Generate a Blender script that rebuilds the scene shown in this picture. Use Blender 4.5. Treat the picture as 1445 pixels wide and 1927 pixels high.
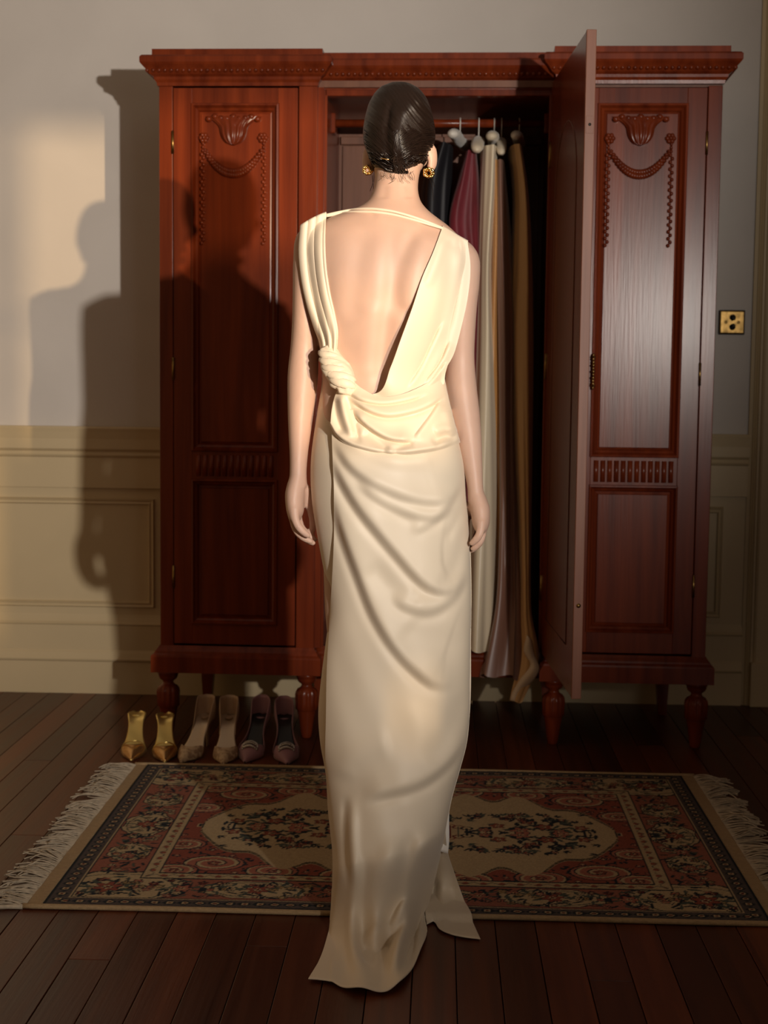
import bpy, bmesh, math, random
import numpy as np
from mathutils import Vector, Matrix

# ------------------------------------------------------------------ clear
for o in list(bpy.data.objects):
    bpy.data.objects.remove(o, do_unlink=True)
SC = bpy.context.scene
COL = SC.collection
random.seed(7)
RNG = np.random.default_rng(11)
rad = math.radians

# ------------------------------------------------------------------ camera
F, CX, CY, H = 2750.0, 722.5, 963.5, 1.15
PITCH, YAW, ROLL = rad(5.14), rad(2.08), rad(0.64)
fw = np.array([-math.sin(YAW) * math.cos(PITCH), math.cos(YAW) * math.cos(PITCH), -math.sin(PITCH)])
rt = np.array([math.cos(YAW), math.sin(YAW), 0.0])
up = np.cross(rt, fw)
rt, up = math.cos(ROLL) * rt + math.sin(ROLL) * up, -math.sin(ROLL) * rt + math.cos(ROLL) * up
CAM = np.array([0, 0, H])
cam_data = bpy.data.cameras.new('camera')
cam = bpy.data.objects.new('camera', cam_data)
COL.objects.link(cam)
m = Matrix(((rt[0], up[0], -fw[0], 0), (rt[1], up[1], -fw[1], 0), (rt[2], up[2], -fw[2], H), (0, 0, 0, 1)))
cam.matrix_world = m
cam_data.sensor_fit = 'HORIZONTAL'
cam_data.sensor_width = 36
cam_data.lens = F * 36 / 1445
cam_data.clip_start = 0.05
cam_data.dof.use_dof = True
cam_data.dof.focus_distance = 2.95
cam_data.dof.aperture_fstop = 8.0
SC.camera = cam

# ------------------------------------------------------------------ world, lights, exposure
world = bpy.data.worlds.new('world')
SC.world = world
world.use_nodes = True
bg = world.node_tree.nodes['Background']
bg.inputs[0].default_value = (1.0, 0.60, 0.29, 1)
bg.inputs[1].default_value = 0.25
vs = SC.view_settings
vs.view_transform = 'Standard'
vs.look = 'None'
vs.exposure = 0.0
vs.gamma = 1.0
vs.use_curve_mapping = False


def aim(o, target):
    d = Vector(target) - o.location
    o.rotation_euler = d.to_track_quat('-Z', 'Y').to_euler()


def lamp(name, kind, loc, target, power, colour, **kw):
    d = bpy.data.lights.new(name, kind)
    d.energy = power
    d.color = colour
    for k, v in kw.items():
        setattr(d, k, v)
    o = bpy.data.objects.new(name, d)
    o.location = loc
    COL.objects.link(o)
    aim(o, target)
    return o


# warm low light shining in through the window behind the photographer
lamp('low_evening_light', 'SPOT', (5.9, -9.0, 1.60), (-0.35, 3.6, 1.40), 5600, (1.0, 0.68, 0.36),
     spot_size=rad(26), spot_blend=0.3, shadow_soft_size=0.07)
# small room lamp to the right behind the photographer
lamp('room_lamp', 'SPOT', (1.38, -0.85, 1.55), (-1.45, 4.6, 2.10), 800, (1.0, 0.91, 0.82),
     spot_size=rad(58), spot_blend=1.0, shadow_soft_size=0.035)
# daylight from the tall window behind the photographer
lamp('window_daylight', 'AREA', (1.58, -2.42, 1.58), (0.6, 4.0, 1.3), 8, (1.0, 0.93, 0.86),
     shape='RECTANGLE', size=0.5, size_y=1.0)


# ------------------------------------------------------------------ back-projection of measured points on to real planes
def ray(x, y):
    x = np.asarray(x, float)
    y = np.asarray(y, float)
    return fw + rt * ((x - CX) / F)[..., None] - up * ((y - CY) / F)[..., None]


def onY(x, y, Y):
    d = ray(x, y)
    t = np.asarray(Y, float) / d[..., 1]
    return CAM + d * t[..., None]


def onZ(x, y, Z=0.0):
    d = ray(x, y)
    t = (Z - H) / d[..., 2]
    return CAM + d * t[..., None]


# ------------------------------------------------------------------ materials
def mat(name, base, rough=0.5, metal=0.0, spec=0.5, var=0.0, scale=(6, 6, 6), detail=4.0, bump=0.0, bscale=None,
        coat=0.0, sss=0.0, sheen=0.0, base2=None, rnd=0.0, aniso=0.0, coords='Object', contrast=(0.3, 0.7), rvar=0.0,
        coat_rough=0.15):
    M = bpy.data.materials.new(name)
    M.use_nodes = True
    nt = M.node_tree
    P = nt.nodes['Principled BSDF']
    P.inputs['Base Color'].default_value = (*base, 1)
    P.inputs['Roughness'].default_value = rough
    P.inputs['Metallic'].default_value = metal
    P.inputs['Specular IOR Level'].default_value = spec
    P.inputs['Coat Weight'].default_value = coat
    P.inputs['Coat Roughness'].default_value = coat_rough
    P.inputs['Anisotropic'].default_value = aniso
    if sss:
        P.inputs['Subsurface Weight'].default_value = sss
        P.inputs['Subsurface Radius'].default_value = (0.02, 0.008, 0.004)
        P.inputs['Subsurface Scale'].default_value = 0.5
    if sheen:
        P.inputs['Sheen Weight'].default_value = sheen
        P.inputs['Sheen Roughness'].default_value = 0.4
    tc = nt.nodes.new('ShaderNodeTexCoord')
    mp = nt.nodes.new('ShaderNodeMapping')
    mp.inputs['Scale'].default_value = scale
    nt.links.new(tc.outputs[coords], mp.inputs['Vector'])
    oi = None
    if rnd:
        oi = nt.nodes.new('ShaderNodeObjectInfo')
        add = nt.nodes.new('ShaderNodeVectorMath')
        add.operation = 'ADD'
        mul = nt.nodes.new('ShaderNodeVectorMath')
        mul.operation = 'SCALE'
        mul.inputs[0].default_value = (37, 53, 71)
        nt.links.new(oi.outputs['Random'], mul.inputs['Scale'])
        nt.links.new(tc.outputs[coords], add.inputs[0])
        nt.links.new(mul.outputs[0], add.inputs[1])
        nt.links.new(add.outputs[0], mp.inputs['Vector'])
    if var or base2:
        no = nt.nodes.new('ShaderNodeTexNoise')
        no.inputs['Scale'].default_value = 1.0
        no.inputs['Detail'].default_value = detail
        no.inputs['Distortion'].default_value = 0.4
        nt.links.new(mp.outputs[0], no.inputs['Vector'])
        cr = nt.nodes.new('ShaderNodeValToRGB')
        cr.color_ramp.elements[0].position = contrast[0]
        cr.color_ramp.elements[1].position = contrast[1]
        b2 = base2 if base2 else tuple(c * (1 - var) for c in base)
        cr.color_ramp.elements[0].color = (*b2, 1)
        cr.color_ramp.elements[1].color = (*(base if base2 else tuple(min(1, c * (1 + var * .6)) for c in base)), 1)
        nt.links.new(no.outputs['Fac'], cr.inputs['Fac'])
        out = cr.outputs['Color']
        if rnd:
            hv = nt.nodes.new('ShaderNodeHueSaturation')
            mr = nt.nodes.new('ShaderNodeMapRange')
            mr.inputs['To Min'].default_value = 1 - rnd
            mr.inputs['To Max'].default_value = 1 + rnd
            nt.links.new(oi.outputs['Random'], mr.inputs['Value'])
            nt.links.new(mr.outputs[0], hv.inputs['Value'])
            nt.links.new(out, hv.inputs['Color'])
            out = hv.outputs['Color']
        nt.links.new(out, P.inputs['Base Color'])
        if rvar:
            mr2 = nt.nodes.new('ShaderNodeMapRange')
            mr2.inputs['To Min'].default_value = rough - rvar
            mr2.inputs['To Max'].default_value = rough + rvar
            nt.links.new(no.outputs['Fac'], mr2.inputs['Value'])
            nt.links.new(mr2.outputs[0], P.inputs['Roughness'])
    if bump:
        mp2 = nt.nodes.new('ShaderNodeMapping')
        mp2.inputs['Scale'].default_value = bscale or scale
        nt.links.new(tc.outputs[coords], mp2.inputs['Vector'])
        n2 = nt.nodes.new('ShaderNodeTexNoise')
        n2.inputs['Scale'].default_value = 1.0
        n2.inputs['Detail'].default_value = 5
        nt.links.new(mp2.outputs[0], n2.inputs['Vector'])
        bp = nt.nodes.new('ShaderNodeBump')
        bp.inputs['Strength'].default_value = bump
        bp.inputs['Distance'].default_value = 0.01
        nt.links.new(n2.outputs['Fac'], bp.inputs['Height'])
        nt.links.new(bp.outputs[0], P.inputs['Normal'])
    return M


M = {}
M['wall'] = mat('wall_paint', (0.60, 0.56, 0.51), 0.75, var=0.05, scale=(3, 3, 3), bump=0.05, bscale=(90, 90, 90))
M['cream'] = mat('cream_paint', (0.56, 0.45, 0.27), 0.5, var=0.05, scale=(3, 3, 3), bump=0.03, bscale=(60, 60, 60))
M['wood'] = mat('mahogany', (0.215, 0.036, 0.009), 0.27, spec=0.27, base2=(0.105, 0.016, 0.005), scale=(28, 28, 1.6), detail=8,
                contrast=(0.3, 0.72), coat=0.08, bump=0.04, bscale=(160, 160, 6), coat_rough=0.22, rnd=0.1)
M['wood_in'] = mat('interior_wood', (0.20, 0.075, 0.035), 0.5, base2=(0.13, 0.045, 0.02), scale=(24, 24, 1.5), detail=7,
                   bump=0.04, bscale=(120, 120, 6), rnd=0.08)
M['wood_edge'] = mat('door_edge_wood', (0.26, 0.10, 0.055), 0.5, base2=(0.17, 0.06, 0.03), scale=(40, 40, 2), detail=8,
                     bump=0.05, bscale=(200, 200, 10))
M['plank'] = mat('floor_wood', (0.135, 0.036, 0.013), 0.38, spec=0.35, base2=(0.055, 0.013, 0.005), scale=(30, 1.3, 30), detail=8,
                 contrast=(0.28, 0.75), rnd=0.42, bump=0.05, bscale=(140, 5, 140), rvar=0.08)
M['under'] = mat('subfloor', (0.006, 0.004, 0.003), 0.9)
M['brass'] = mat('brass', (0.36, 0.225, 0.075), 0.34, metal=1.0, var=0.5, scale=(60, 60, 60))
M['gold'] = mat('gold', (0.90, 0.58, 0.20), 0.2, metal=1.0)
M['dark'] = mat('dark_metal', (0.02, 0.015, 0.012), 0.4)
M['steel'] = mat('steel', (0.55, 0.53, 0.5), 0.35, metal=1.0)
M['skin'] = mat('skin', (0.60, 0.395, 0.30), 0.5, var=0.05, scale=(14, 14, 14), sss=0.12, spec=0.4)
M['satin'] = mat('ivory_satin', (0.77, 0.665, 0.515), 0.52, spec=0.38, sheen=0.25, bump=0.03,
                 bscale=(1400, 1400, 1400))
M['lining'] = mat('white_lining', (0.80, 0.76, 0.70), 0.7)
M['padding'] = mat('padded_satin_white', (0.74, 0.70, 0.62), 0.5, var=0.12, scale=(40, 40, 40), sheen=0.3)
M['padding2'] = mat('padded_satin_cream', (0.70, 0.60, 0.44), 0.5, var=0.12, scale=(40, 40, 40), sheen=0.3)
M['black_cloth'] = mat('black_cloth', (0.010, 0.010, 0.013), 0.6)
M['velvet'] = mat('burgundy_velvet', (0.16, 0.012, 0.022), 0.6, var=0.3, scale=(30, 30, 8), sheen=0.15)
M['champ'] = mat('champagne_satin', (0.80, 0.69, 0.50), 0.4, sheen=0.2)
M['bronze'] = mat('bronze_satin', (0.55, 0.27, 0.085), 0.36, sheen=0.2)
M['mocha'] = mat('mocha_satin', (0.21, 0.10, 0.066), 0.38, sheen=0.3)
M['tan'] = mat('tan_satin', (0.62, 0.38, 0.16), 0.34, sheen=0.2)
M['tan_pale'] = mat('pale_satin_lining', (0.72, 0.60, 0.46), 0.4)
M['fringe'] = mat('fringe_wool', (0.50, 0.42, 0.31), 0.9, var=0.25, scale=(60, 60, 60))
M['cord'] = mat('rug_cord', (0.40, 0.28, 0.15), 0.95, var=0.2, scale=(90, 400, 90), bump=0.3, bscale=(500, 90, 300))
M['gold_leather'] = mat('gold_leather', (0.80, 0.60, 0.20), 0.25, metal=0.85, var=0.2, scale=(20, 20, 20))
M['beige_leather'] = mat('beige_leather', (0.45, 0.31, 0.20), 0.35, var=0.1, scale=(40, 40, 40))
M['beige_lace'] = mat('beige_lace', (0.58, 0.44, 0.28), 0.6, base2=(0.34, 0.22, 0.13), scale=(70, 70, 70), contrast=(.45, .55),
                      bump=0.2, bscale=(160, 160, 160))
M['mauve'] = mat('mauve_satin', (0.33, 0.17, 0.20), 0.45, sheen=0.4)
M['black_leather'] = mat('black_leather', (0.010, 0.009, 0.008), 0.3)
M['silver_leather'] = mat('pale_gold_leather', (0.62, 0.50, 0.36), 0.3, metal=0.6)


def glitter_mat():
    X = mat('gold_glitter', (0.55, 0.32, 0.12), 0.25, metal=0.9)
    nt = X.node_tree
    P = nt.nodes['Principled BSDF']
    tc = nt.nodes.new('ShaderNodeTexCoord')
    vo = nt.nodes.new('ShaderNodeTexVoronoi')
    vo.inputs['Scale'].default_value = 230
    nt.links.new(tc.outputs['Object'], vo.inputs['Vector'])
    bp = nt.nodes.new('ShaderNodeBump')
    bp.inputs['Strength'].default_value = 1.0
    bp.inputs['Distance'].default_value = 0.004
    nt.links.new(vo.outputs['Color'], bp.inputs['Height'])
    nt.links.new(bp.outputs[0], P.inputs['Normal'])
    return X


M['glitter'] = glitter_mat()


def attr_mat(name, rough=0.9, bump=0.25):
    X = mat(name, (0.3, 0.3, 0.3), rough, spec=0.15, bump=bump, bscale=(420, 420, 60))
    nt = X.node_tree
    a = nt.nodes.new('ShaderNodeVertexColor')
    a.layer_name = 'pattern'
    nt.links.new(a.outputs['Color'], nt.nodes['Principled BSDF'].inputs['Base Color'])
    return X


M['rug'] = attr_mat('rug_pile')


def hair_mat():
    X = mat('dark_hair', (0.016, 0.009, 0.006), 0.34, spec=0.4)
    nt = X.node_tree
    P = nt.nodes['Principled BSDF']
    uv = nt.nodes.new('ShaderNodeUVMap')
    mp = nt.nodes.new('ShaderNodeMapping')
    mp.inputs['Scale'].default_value = (260, 5, 1)
    nt.links.new(uv.outputs[0], mp.inputs['Vector'])
    no = nt.nodes.new('ShaderNodeTexNoise')
    no.inputs['Scale'].default_value = 1
    no.inputs['Detail'].default_value = 6
    nt.links.new(mp.outputs[0], no.inputs['Vector'])
    bp = nt.nodes.new('ShaderNodeBump')
    bp.inputs['Strength'].default_value = 0.5
    bp.inputs['Distance'].default_value = 0.004
    nt.links.new(no.outputs['Fac'], bp.inputs['Height'])
    nt.links.new(bp.outputs[0], P.inputs['Normal'])
    cr = nt.nodes.new('ShaderNodeValToRGB')
    cr.color_ramp.elements[0].color = (0.006, 0.003, 0.0025, 1)
    cr.color_ramp.elements[1].color = (0.022, 0.012, 0.008, 1)
    nt.links.new(no.outputs['Fac'], cr.inputs['Fac'])
    nt.links.new(cr.outputs['Color'], P.inputs['Base Color'])
    return X


M['hair'] = hair_mat()
M['hair2'] = mat('hair_strand', (0.013, 0.007, 0.005), 0.32, spec=0.45)


# ------------------------------------------------------------------ object helpers
def origin_of(p):
    v = Vector((0, 0, 0))
    while p is not None:
        v += p.location
        p = p.parent
    return v


def link(name, me, material, parent=None, local=False, smooth=True):
    if not local and parent is not None:
        v = origin_of(parent)
        me.transform(Matrix.Translation(-v))
    me.materials.clear()
    me.materials.append(material)
    if smooth:
        me.polygons.foreach_set('use_smooth', [True] * len(me.polygons))
    o = bpy.data.objects.new(name, me)
    COL.objects.link(o)
    if parent is not None:
        o.parent = parent
    return o


def empty(name, loc=(0, 0, 0), rz=0.0):
    o = bpy.data.objects.new(name, None)
    o.location = loc
    o.rotation_euler = (0, 0, rz)
    o.empty_display_size = 0.05
    COL.objects.link(o)
    return o


def tag(o, label=None, category=None, group=None, kind=None):
    if label:
        o['label'] = label
    if category:
        o['category'] = category
    if group:
        o['group'] = group
    if kind:
        o['kind'] = kind
    return o


class MB:
    def __init__(self):
        self.v, self.f = [], []

    def add(self, verts, faces):
        n = len(self.v)
        self.v += [tuple(float(c) for c in p) for p in verts]
        self.f += [tuple(i + n for i in f) for f in faces]
        return self

    def box(self, x0, x1, y0, y1, z0, z1, bev=0.0):
        if bev <= 0:
            vs_ = [(x, y, z) for x in (x0, x1) for y in (y0, y1) for z in (z0, z1)]
            return self.add(vs_, [(0, 1, 3, 2), (4, 6, 7, 5), (0, 4, 5, 1), (2, 3, 7, 6), (0, 2, 6, 4), (1, 5, 7, 3)])
        b = bmesh.new()
        bmesh.ops.create_cube(b, size=1.0)
        for q in b.verts:
            q.co = Vector(((x0 + x1) / 2 + q.co.x * (x1 - x0), (y0 + y1) / 2 + q.co.y * (y1 - y0),
                           (z0 + z1) / 2 + q.co.z * (z1 - z0)))
        bmesh.ops.bevel(b, geom=b.edges[:], offset=bev, segments=2, affect='EDGES', profile=0.5)
        b.verts.index_update()
        self.add([q.co[:] for q in b.verts], [tuple(q.index for q in f.verts) for f in b.faces])
        b.free()
        return self

    def rings(self, R, close=True, cap=True):
        R = [np.asarray(r_, float) for r_ in R]
        n = len(R[0])
        vs_ = [tuple(p) for r_ in R for p in r_]
        fs = []
        for i in range(len(R) - 1):
            for j in range(n if close else n - 1):
                k = (j + 1) % n
                fs.append((i * n + j, i * n + k, (i + 1) * n + k, (i + 1) * n + j))
        if cap and close:
            fs.append(tuple(range(n))[::-1])
            fs.append(tuple((len(R) - 1) * n + j for j in range(n)))
        return self.add(vs_, fs)

    def lathe(self, prof, c=(0, 0, 0), n=24, flutes=0, fl_amp=0.0, fl_range=(0, 0)):
        R = []
        for r_, z in prof:
            ring = []
            for j in range(n):
                a = 2 * math.pi * j / n
                rr = r_
                if flutes and fl_range[0] <= z <= fl_range[1]:
                    rr = r_ * (1 - fl_amp * (0.5 + 0.5 * math.cos(flutes * a)))
                ring.append((c[0] + rr * math.cos(a), c[1] + rr * math.sin(a), c[2] + z))
            R.append(ring)
        return self.rings(R)

    def tube(self, path, r_, n=10, up_=(1, 0, 0), cap=True):
        path = [np.asarray(p, float) for p in path]
        k = len(path)
        if np.isscalar(r_):
            r_ = [r_] * k
        R = []
        for i in range(k):
            t = path[min(i + 1, k - 1)] - path[max(i - 1, 0)]
            t = t / (np.linalg.norm(t) + 1e-9)
            u = np.asarray(up_, float)
            if abs(u @ t) > 0.95:
                u = np.array((0, 1.0, 0)) if abs(t[1]) < 0.9 else np.array((0, 0, 1.0))
            a1 = u - (u @ t) * t
            a1 /= np.linalg.norm(a1)
            a2 = np.cross(t, a1)
            ra, rb = (r_[i], r_[i]) if np.isscalar(r_[i]) else r_[i]
            R.append([path[i] + a1 * ra * math.cos(2 * math.pi * j / n) + a2 * rb * math.sin(2 * math.pi * j / n)
                      for j in range(n)])
        return self.rings(R, cap=cap)

    def ell(self, c, r_, nu=14, nv=9, rz=0.0):
        R = []
        for i in range(nv + 1):
            ph = -math.pi / 2 + math.pi * i / nv
            cp = max(math.cos(ph), 0.02)
            ring = []
            for j in range(nu):
                a = 2 * math.pi * j / nu
                x, y = r_[0] * cp * math.cos(a), r_[1] * cp * math.sin(a)
                ring.append((c[0] + x * math.cos(rz) - y * math.sin(rz), c[1] + x * math.sin(rz) + y * math.cos(rz),
                             c[2] + r_[2] * math.sin(ph)))
            R.append(ring)
        return self.rings(R)

    def prism(self, poly, x0, x1, axis='x'):
        """poly in the other two axes, extruded from x0 to x1"""
        n = len(poly)
        if axis == 'x':
            f = lambda a, p: (a, p[0], p[1])
        elif axis == 'y':
            f = lambda a, p: (p[0], a, p[1])
        else:
            f = lambda a, p: (p[0], p[1], a)
        vs_ = [f(x0, p) for p in poly] + [f(x1, p) for p in poly]
        fs = [(i, (i + 1) % n, (i + 1) % n + n, i + n) for i in range(n)]
        fs += [tuple(range(n))[::-1], tuple(range(n, 2 * n))]
        return self.add(vs_, fs)

    def mesh(self, name):
        me = bpy.data.meshes.new(name)
        me.from_pydata(self.v, [], self.f)
        b = bmesh.new()
        b.from_mesh(me)
        bmesh.ops.recalc_face_normals(b, faces=b.faces[:])
        b.to_mesh(me)
        b.free()
        me.update()
        return me

    def build(self, name, material, parent=None, local=False, smooth=False, kind=None):
        o = link(name, self.mesh(name), material, parent, local, smooth)
        if kind:
            o['kind'] = kind
        return o


def grid(name, P, material, parent=None, thick=0.0, closed=False, local=False, uv=None, flip=False):
    P = np.asarray(P, float)
    nv, nu = P.shape[:2]
    idx = np.arange(nv * nu).reshape(nv, nu)
    if closed:
        a, b = idx[:-1, :], np.roll(idx, -1, 1)[:-1, :]
        d, c = idx[1:, :], np.roll(idx, -1, 1)[1:, :]
    else:
        a, b, d, c = idx[:-1, :-1], idx[:-1, 1:], idx[1:, :-1], idx[1:, 1:]
    Q = np.stack([a, b, c, d], -1).reshape(-1, 4)
    if flip:
        Q = Q[:, ::-1]
    me = bpy.data.meshes.new(name)
    me.from_pydata(P.reshape(-1, 3).tolist(), [], Q.tolist())
    if uv is not None:
        U = np.asarray(uv, float).reshape(-1, 2)
        L = me.uv_layers.new(name='UVMap')
        li = np.zeros(len(me.loops), int)
        me.loops.foreach_get('vertex_index', li)
        L.data.foreach_set('uv', U[li].ravel())
    me.update()
    o = link(name, me, material, parent, local, True)
    if thick:
        s = o.modifiers.new('solid', 'SOLIDIFY')
        s.thickness = thick
        s.offset = -1 if not flip else 1
    return o


def spl(pts, n):
    """smooth curve through points, n samples (Catmull-Rom by chord length)"""
    p = np.asarray(pts, float)
    d = np.r_[0, np.cumsum(np.linalg.norm(np.diff(p, axis=0), axis=1))]
    s = np.linspace(0, d[-1], n)
    m_ = np.gradient(p, d, axis=0) if len(p) > 2 else np.repeat((p[1:] - p[:1]) / d[-1], 2, 0)
    i = np.clip(np.searchsorted(d, s, 'right') - 1, 0, len(d) - 2)
    h = d[i + 1] - d[i]
    t = ((s - d[i]) / h)[:, None]
    h = h[:, None]
    return ((2 * t ** 3 - 3 * t ** 2 + 1) * p[i] + (t ** 3 - 2 * t ** 2 + t) * h * m_[i]
            + (-2 * t ** 3 + 3 * t ** 2) * p[i + 1] + (t ** 3 - t ** 2) * h * m_[i + 1])


def itp(x, tab, k):
    """smooth interpolation of column k of a table keyed by column 0"""
    a = np.asarray(tab, float)
    xs, ys = a[:, 0], a[:, k]
    x = np.clip(np.asarray(x, float), xs[0], xs[-1])
    m_ = np.gradient(ys, xs)
    i = np.clip(np.searchsorted(xs, x, 'right') - 1, 0, len(xs) - 2)
    h = xs[i + 1] - xs[i]
    t = (x - xs[i]) / h
    return ((2 * t ** 3 - 3 * t ** 2 + 1) * ys[i] + (t ** 3 - 2 * t ** 2 + t) * h * m_[i]
            + (-2 * t ** 3 + 3 * t ** 2) * ys[i + 1] + (t ** 3 - t ** 2) * h * m_[i + 1])


def blur(D, n):
    D = np.asarray(D, float)
    for _ in range(n):
        for ax in (0, 1):
            p = np.concatenate([D.take([0], ax), D, D.take([-1], ax)], ax)
            m_ = p.shape[ax]
            D = .25 * p.take(range(0, m_ - 2), ax) + .5 * p.take(range(1, m_ - 1), ax) + .25 * p.take(range(2, m_), ax)
    return D


def smin(a, b, k_=.008):
    a, b = np.asarray(a, float), np.asarray(b, float)
    m_ = np.minimum(a, b)
    return m_ - k_ * np.log(np.exp(-(a - m_) / k_) + np.exp(-(b - m_) / k_))


def sstep(a, b, x):
    t = np.clip((np.asarray(x, float) - a) / (b - a), 0, 1)
    return t * t * (3 - 2 * t)


def folds(px, py, lst):
    """relief (metres, outward) of a list of folds drawn as lines: (points, width, height, kind, sharp side)"""
    px = np.asarray(px, float)
    out = np.zeros(px.size)
    q = np.stack([px.ravel(), np.asarray(py, float).ravel()], -1)
    for pts, w, amp, kind in lst:
        c = spl(pts, 26)
        lo, hi = c.min(0) - 4 * w, c.max(0) + 4 * w
        sel = np.where((q >= lo).all(1) & (q <= hi).all(1))[0]
        if not len(sel):
            continue
        qq = q[sel]
        best = np.full(len(sel), 1e9)
        sg = np.zeros(len(sel))
        tt = np.zeros(len(sel))
        for i in range(len(c) - 1):
            a, b = c[i], c[i + 1]
            ab = b - a
            r_ = qq - a
            t = np.clip((r_ @ ab) / (ab @ ab), 0, 1)
            dv = r_ - t[:, None] * ab
            d = np.hypot(dv[:, 0], dv[:, 1])
            u = d < best
            best = np.where(u, d, best)
            sg = np.where(u, np.sign(ab[0] * r_[:, 1] - ab[1] * r_[:, 0]), sg)
            tt = np.where(u, (i + t) / (len(c) - 1), tt)
        tap = sstep(0, 0.18, tt) * sstep(0, 0.18, 1 - tt)
        d = best * sg
        if kind == 'v':
            g = -np.exp(-(d / w) ** 2)
        elif kind == 'r':
            g = np.exp(-(d / w) ** 2)
        else:  # rolled fold: gentle on one side, undercut on the other
            if kind == 'S':
                d = -d
            ws = min(.30 * w, 8.5)
            dn = np.sqrt(np.minimum(d, 0) ** 2 + 25) - 5
            g = np.where(d < 0, np.exp(-dn / w), np.exp(-(d / ws) ** 2))
            g = g - 0.40 * np.exp(-((d - 1.7 * ws) / (1.1 * ws)) ** 2)
        out[sel] += amp * g * tap
    return out.reshape(px.shape)


# ================================================================== THE ROOM
YW = 5.235           # wall behind the wardrobe
XL, XR, YB = -2.6, 3.6, -2.5

fl = tag(MB().box(XL, XR, YB, YW, -0.06, -0.022).build('floor', M['under']), kind='structure')
fl['label'] = 'dark reddish brown wooden plank floor'
PW = 0.0855
x = XL
k = 0
while x < XR - 0.001:
    x1 = min(x + PW, XR)
    cuts = [YB, YB + 0.6 + random.random() * 2.2]
    while cuts[-1] < YW - 0.4:
        cuts.append(cuts[-1] + 1.6 + random.random() * 1.5)
    cuts[-1] = YW
    for a, b in zip(cuts[:-1], cuts[1:]):
        dz = random.uniform(-0.0006, 0.0)
        p = MB().box(-PW / 2 + 0.0009, x1 - x - PW / 2 - 0.0009, 0.0008, b - a - 0.0008, -0.022, dz, 0.0012).build('plank', M['plank'], fl, True)
        p.location = (x + PW / 2, a, 0)
    x += PW
    k += 1

wb = tag(MB().box(XL, XR, YW + 0.006, YW + 0.12, 0, 2.9).build('wall_back', M['wall']), kind='structure')
wb['label'] = 'pale greige painted wall above cream wainscot'


def run(name, prof, x0, x1, material=M['cream']):
    """moulding of section prof [(out from wall, z)] running along the wall"""
    poly = [(YW + 0.006, prof[0][1])] + [(YW - o, z) for o, z in prof] + [(YW + 0.006, prof[-1][1])]
    return MB().prism(poly, x0, x1, 'x').build(name, material)


CAS = 1.100          # left edge of the door casing
tag(run('trim_1', [(0.002, 0.751), (0.016, 0.753), (0.016, 0.862), (0.022, 0.866), (0.026, 0.872), (0.022, 0.879), (0.020, 0.884),
                   (0.026, 0.888), (0.032, 0.894), (0.034, 0.930), (0.040, 0.955), (0.044, 0.968), (0.040, 0.974)], XL, CAS), kind='structure')
bpy.data.objects['trim_1']['label'] = 'cream chair rail moulding along the wall'
pan = tag(run('trim_2', [(0.0, 0.262), (0.0, 0.752)], XL, CAS), kind='structure')
pan['label'] = 'cream wainscot panel field'
tag(run('trim_3', [(0.014, 0.13), (0.014, 0.250), (0.018, 0.256), (0.010, 0.264), (0.004, 0.278), (0.0, 0.290)], XL, CAS), kind='structure')
bpy.data.objects['trim_3']['label'] = 'cream lower rail of the wainscot'
tag(run('baseboard_back', [(0.022, 0.0), (0.022, 0.118), (0.028, 0.122), (0.030, 0.128), (0.026, 0.136), (0.020, 0.150), (0.014, 0.160)], XL, CAS), kind='structure')


def frame(x0, x1, z0, z1, w=0.024, d=0.012):
    b = MB()
    pf = [(0.0, 0.0), (0.2, 1.0), (0.5, 0.55), (0.8, 0.9), (1.0, 0.0)]
    R = []
    for cxn, czn, sx, sz in ((x0, z0, 1, 1), (x1, z0, -1, 1), (x1, z1, -1, -1), (x0, z1, 1, -1)):
        R.append([(cxn + sx * w * s, YW + 0.001 - d * h_, czn + sz * w * s) for s, h_ in pf])
    R.append(R[0])
    b.rings(R, close=False, cap=False)
    return b.build('panel_moulding', M['cream'], pan)


for a, b in ((-2.3, -1.02), (-0.92, 0.0), (0.1, 1.022)):
    frame(a, b, 0.235 + 0.08, 0.715)

# door casing at the right
cs = empty('trim_4', (CAS, YW, 0))
tag(cs, 'tall cream door casing with stepped grooves', kind='structure')
prof = [(0.0, 0.0), (0.0, 0.006), (0.012, 0.010), (0.014, 0.016), (0.018, 0.012), (0.022, 0.018), (0.026, 0.014), (0.030, 0.022),
        (0.036, 0.022), (0.040, 0.030), (0.046, 0.034), (0.12, 0.036), (0.124, 0.030), (0.128, 0.036), (0.15, 0.036), (0.15, 0.0)]
MB().prism([(px_, -d_) for px_, d_ in prof], 0.0, 2.5, 'z').build('casing', M['cream'], cs, True)
MB().box(0.028, 0.155, -0.045, 0, 0, 0.16, 0.004).build('plinth_block', M['cream'], cs, True)
dr = empty('door_1', (CAS + 0.15, YW, 0))
tag(dr, 'dark wooden door beyond the casing', kind='structure')
MB().box(0.0, 0.85, -0.012, 0.004, 0.005, 2.4).build('door_leaf', M['wood_in'], dr, True)

# wall behind the photographer, with the window that throws the light pattern
WX0, WX1, WZ0, WZ1 = 2.18, 3.02, 0.96, 1.795
DX0, DX1, DZ0, DZ1 = 1.30, 1.94, 0.80, 2.10
b = MB()
for x0, x1, z0, z1 in ((XL, DX0, 0, 2.9), (DX0, DX1, 0, DZ0), (DX0, DX1, DZ1, 2.9), (DX1, WX0, 0, 2.9), (WX0, WX1, 0, WZ0),
                       (WX0, WX1, WZ1, 2.9), (WX1, XR, 0, 2.9)):
    b.box(x0, x1, YB - 0.12, YB, z0, z1)
wf = tag(b.build('wall_front', M['wall']), 'pale wall with two windows facing the wardrobe', kind='structure')
w1 = tag(empty('window_1', ((WX0 + WX1) / 2, YB - 0.06, WZ0)), 'window with glazing bars in the wall facing the wardrobe', kind='structure')


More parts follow.
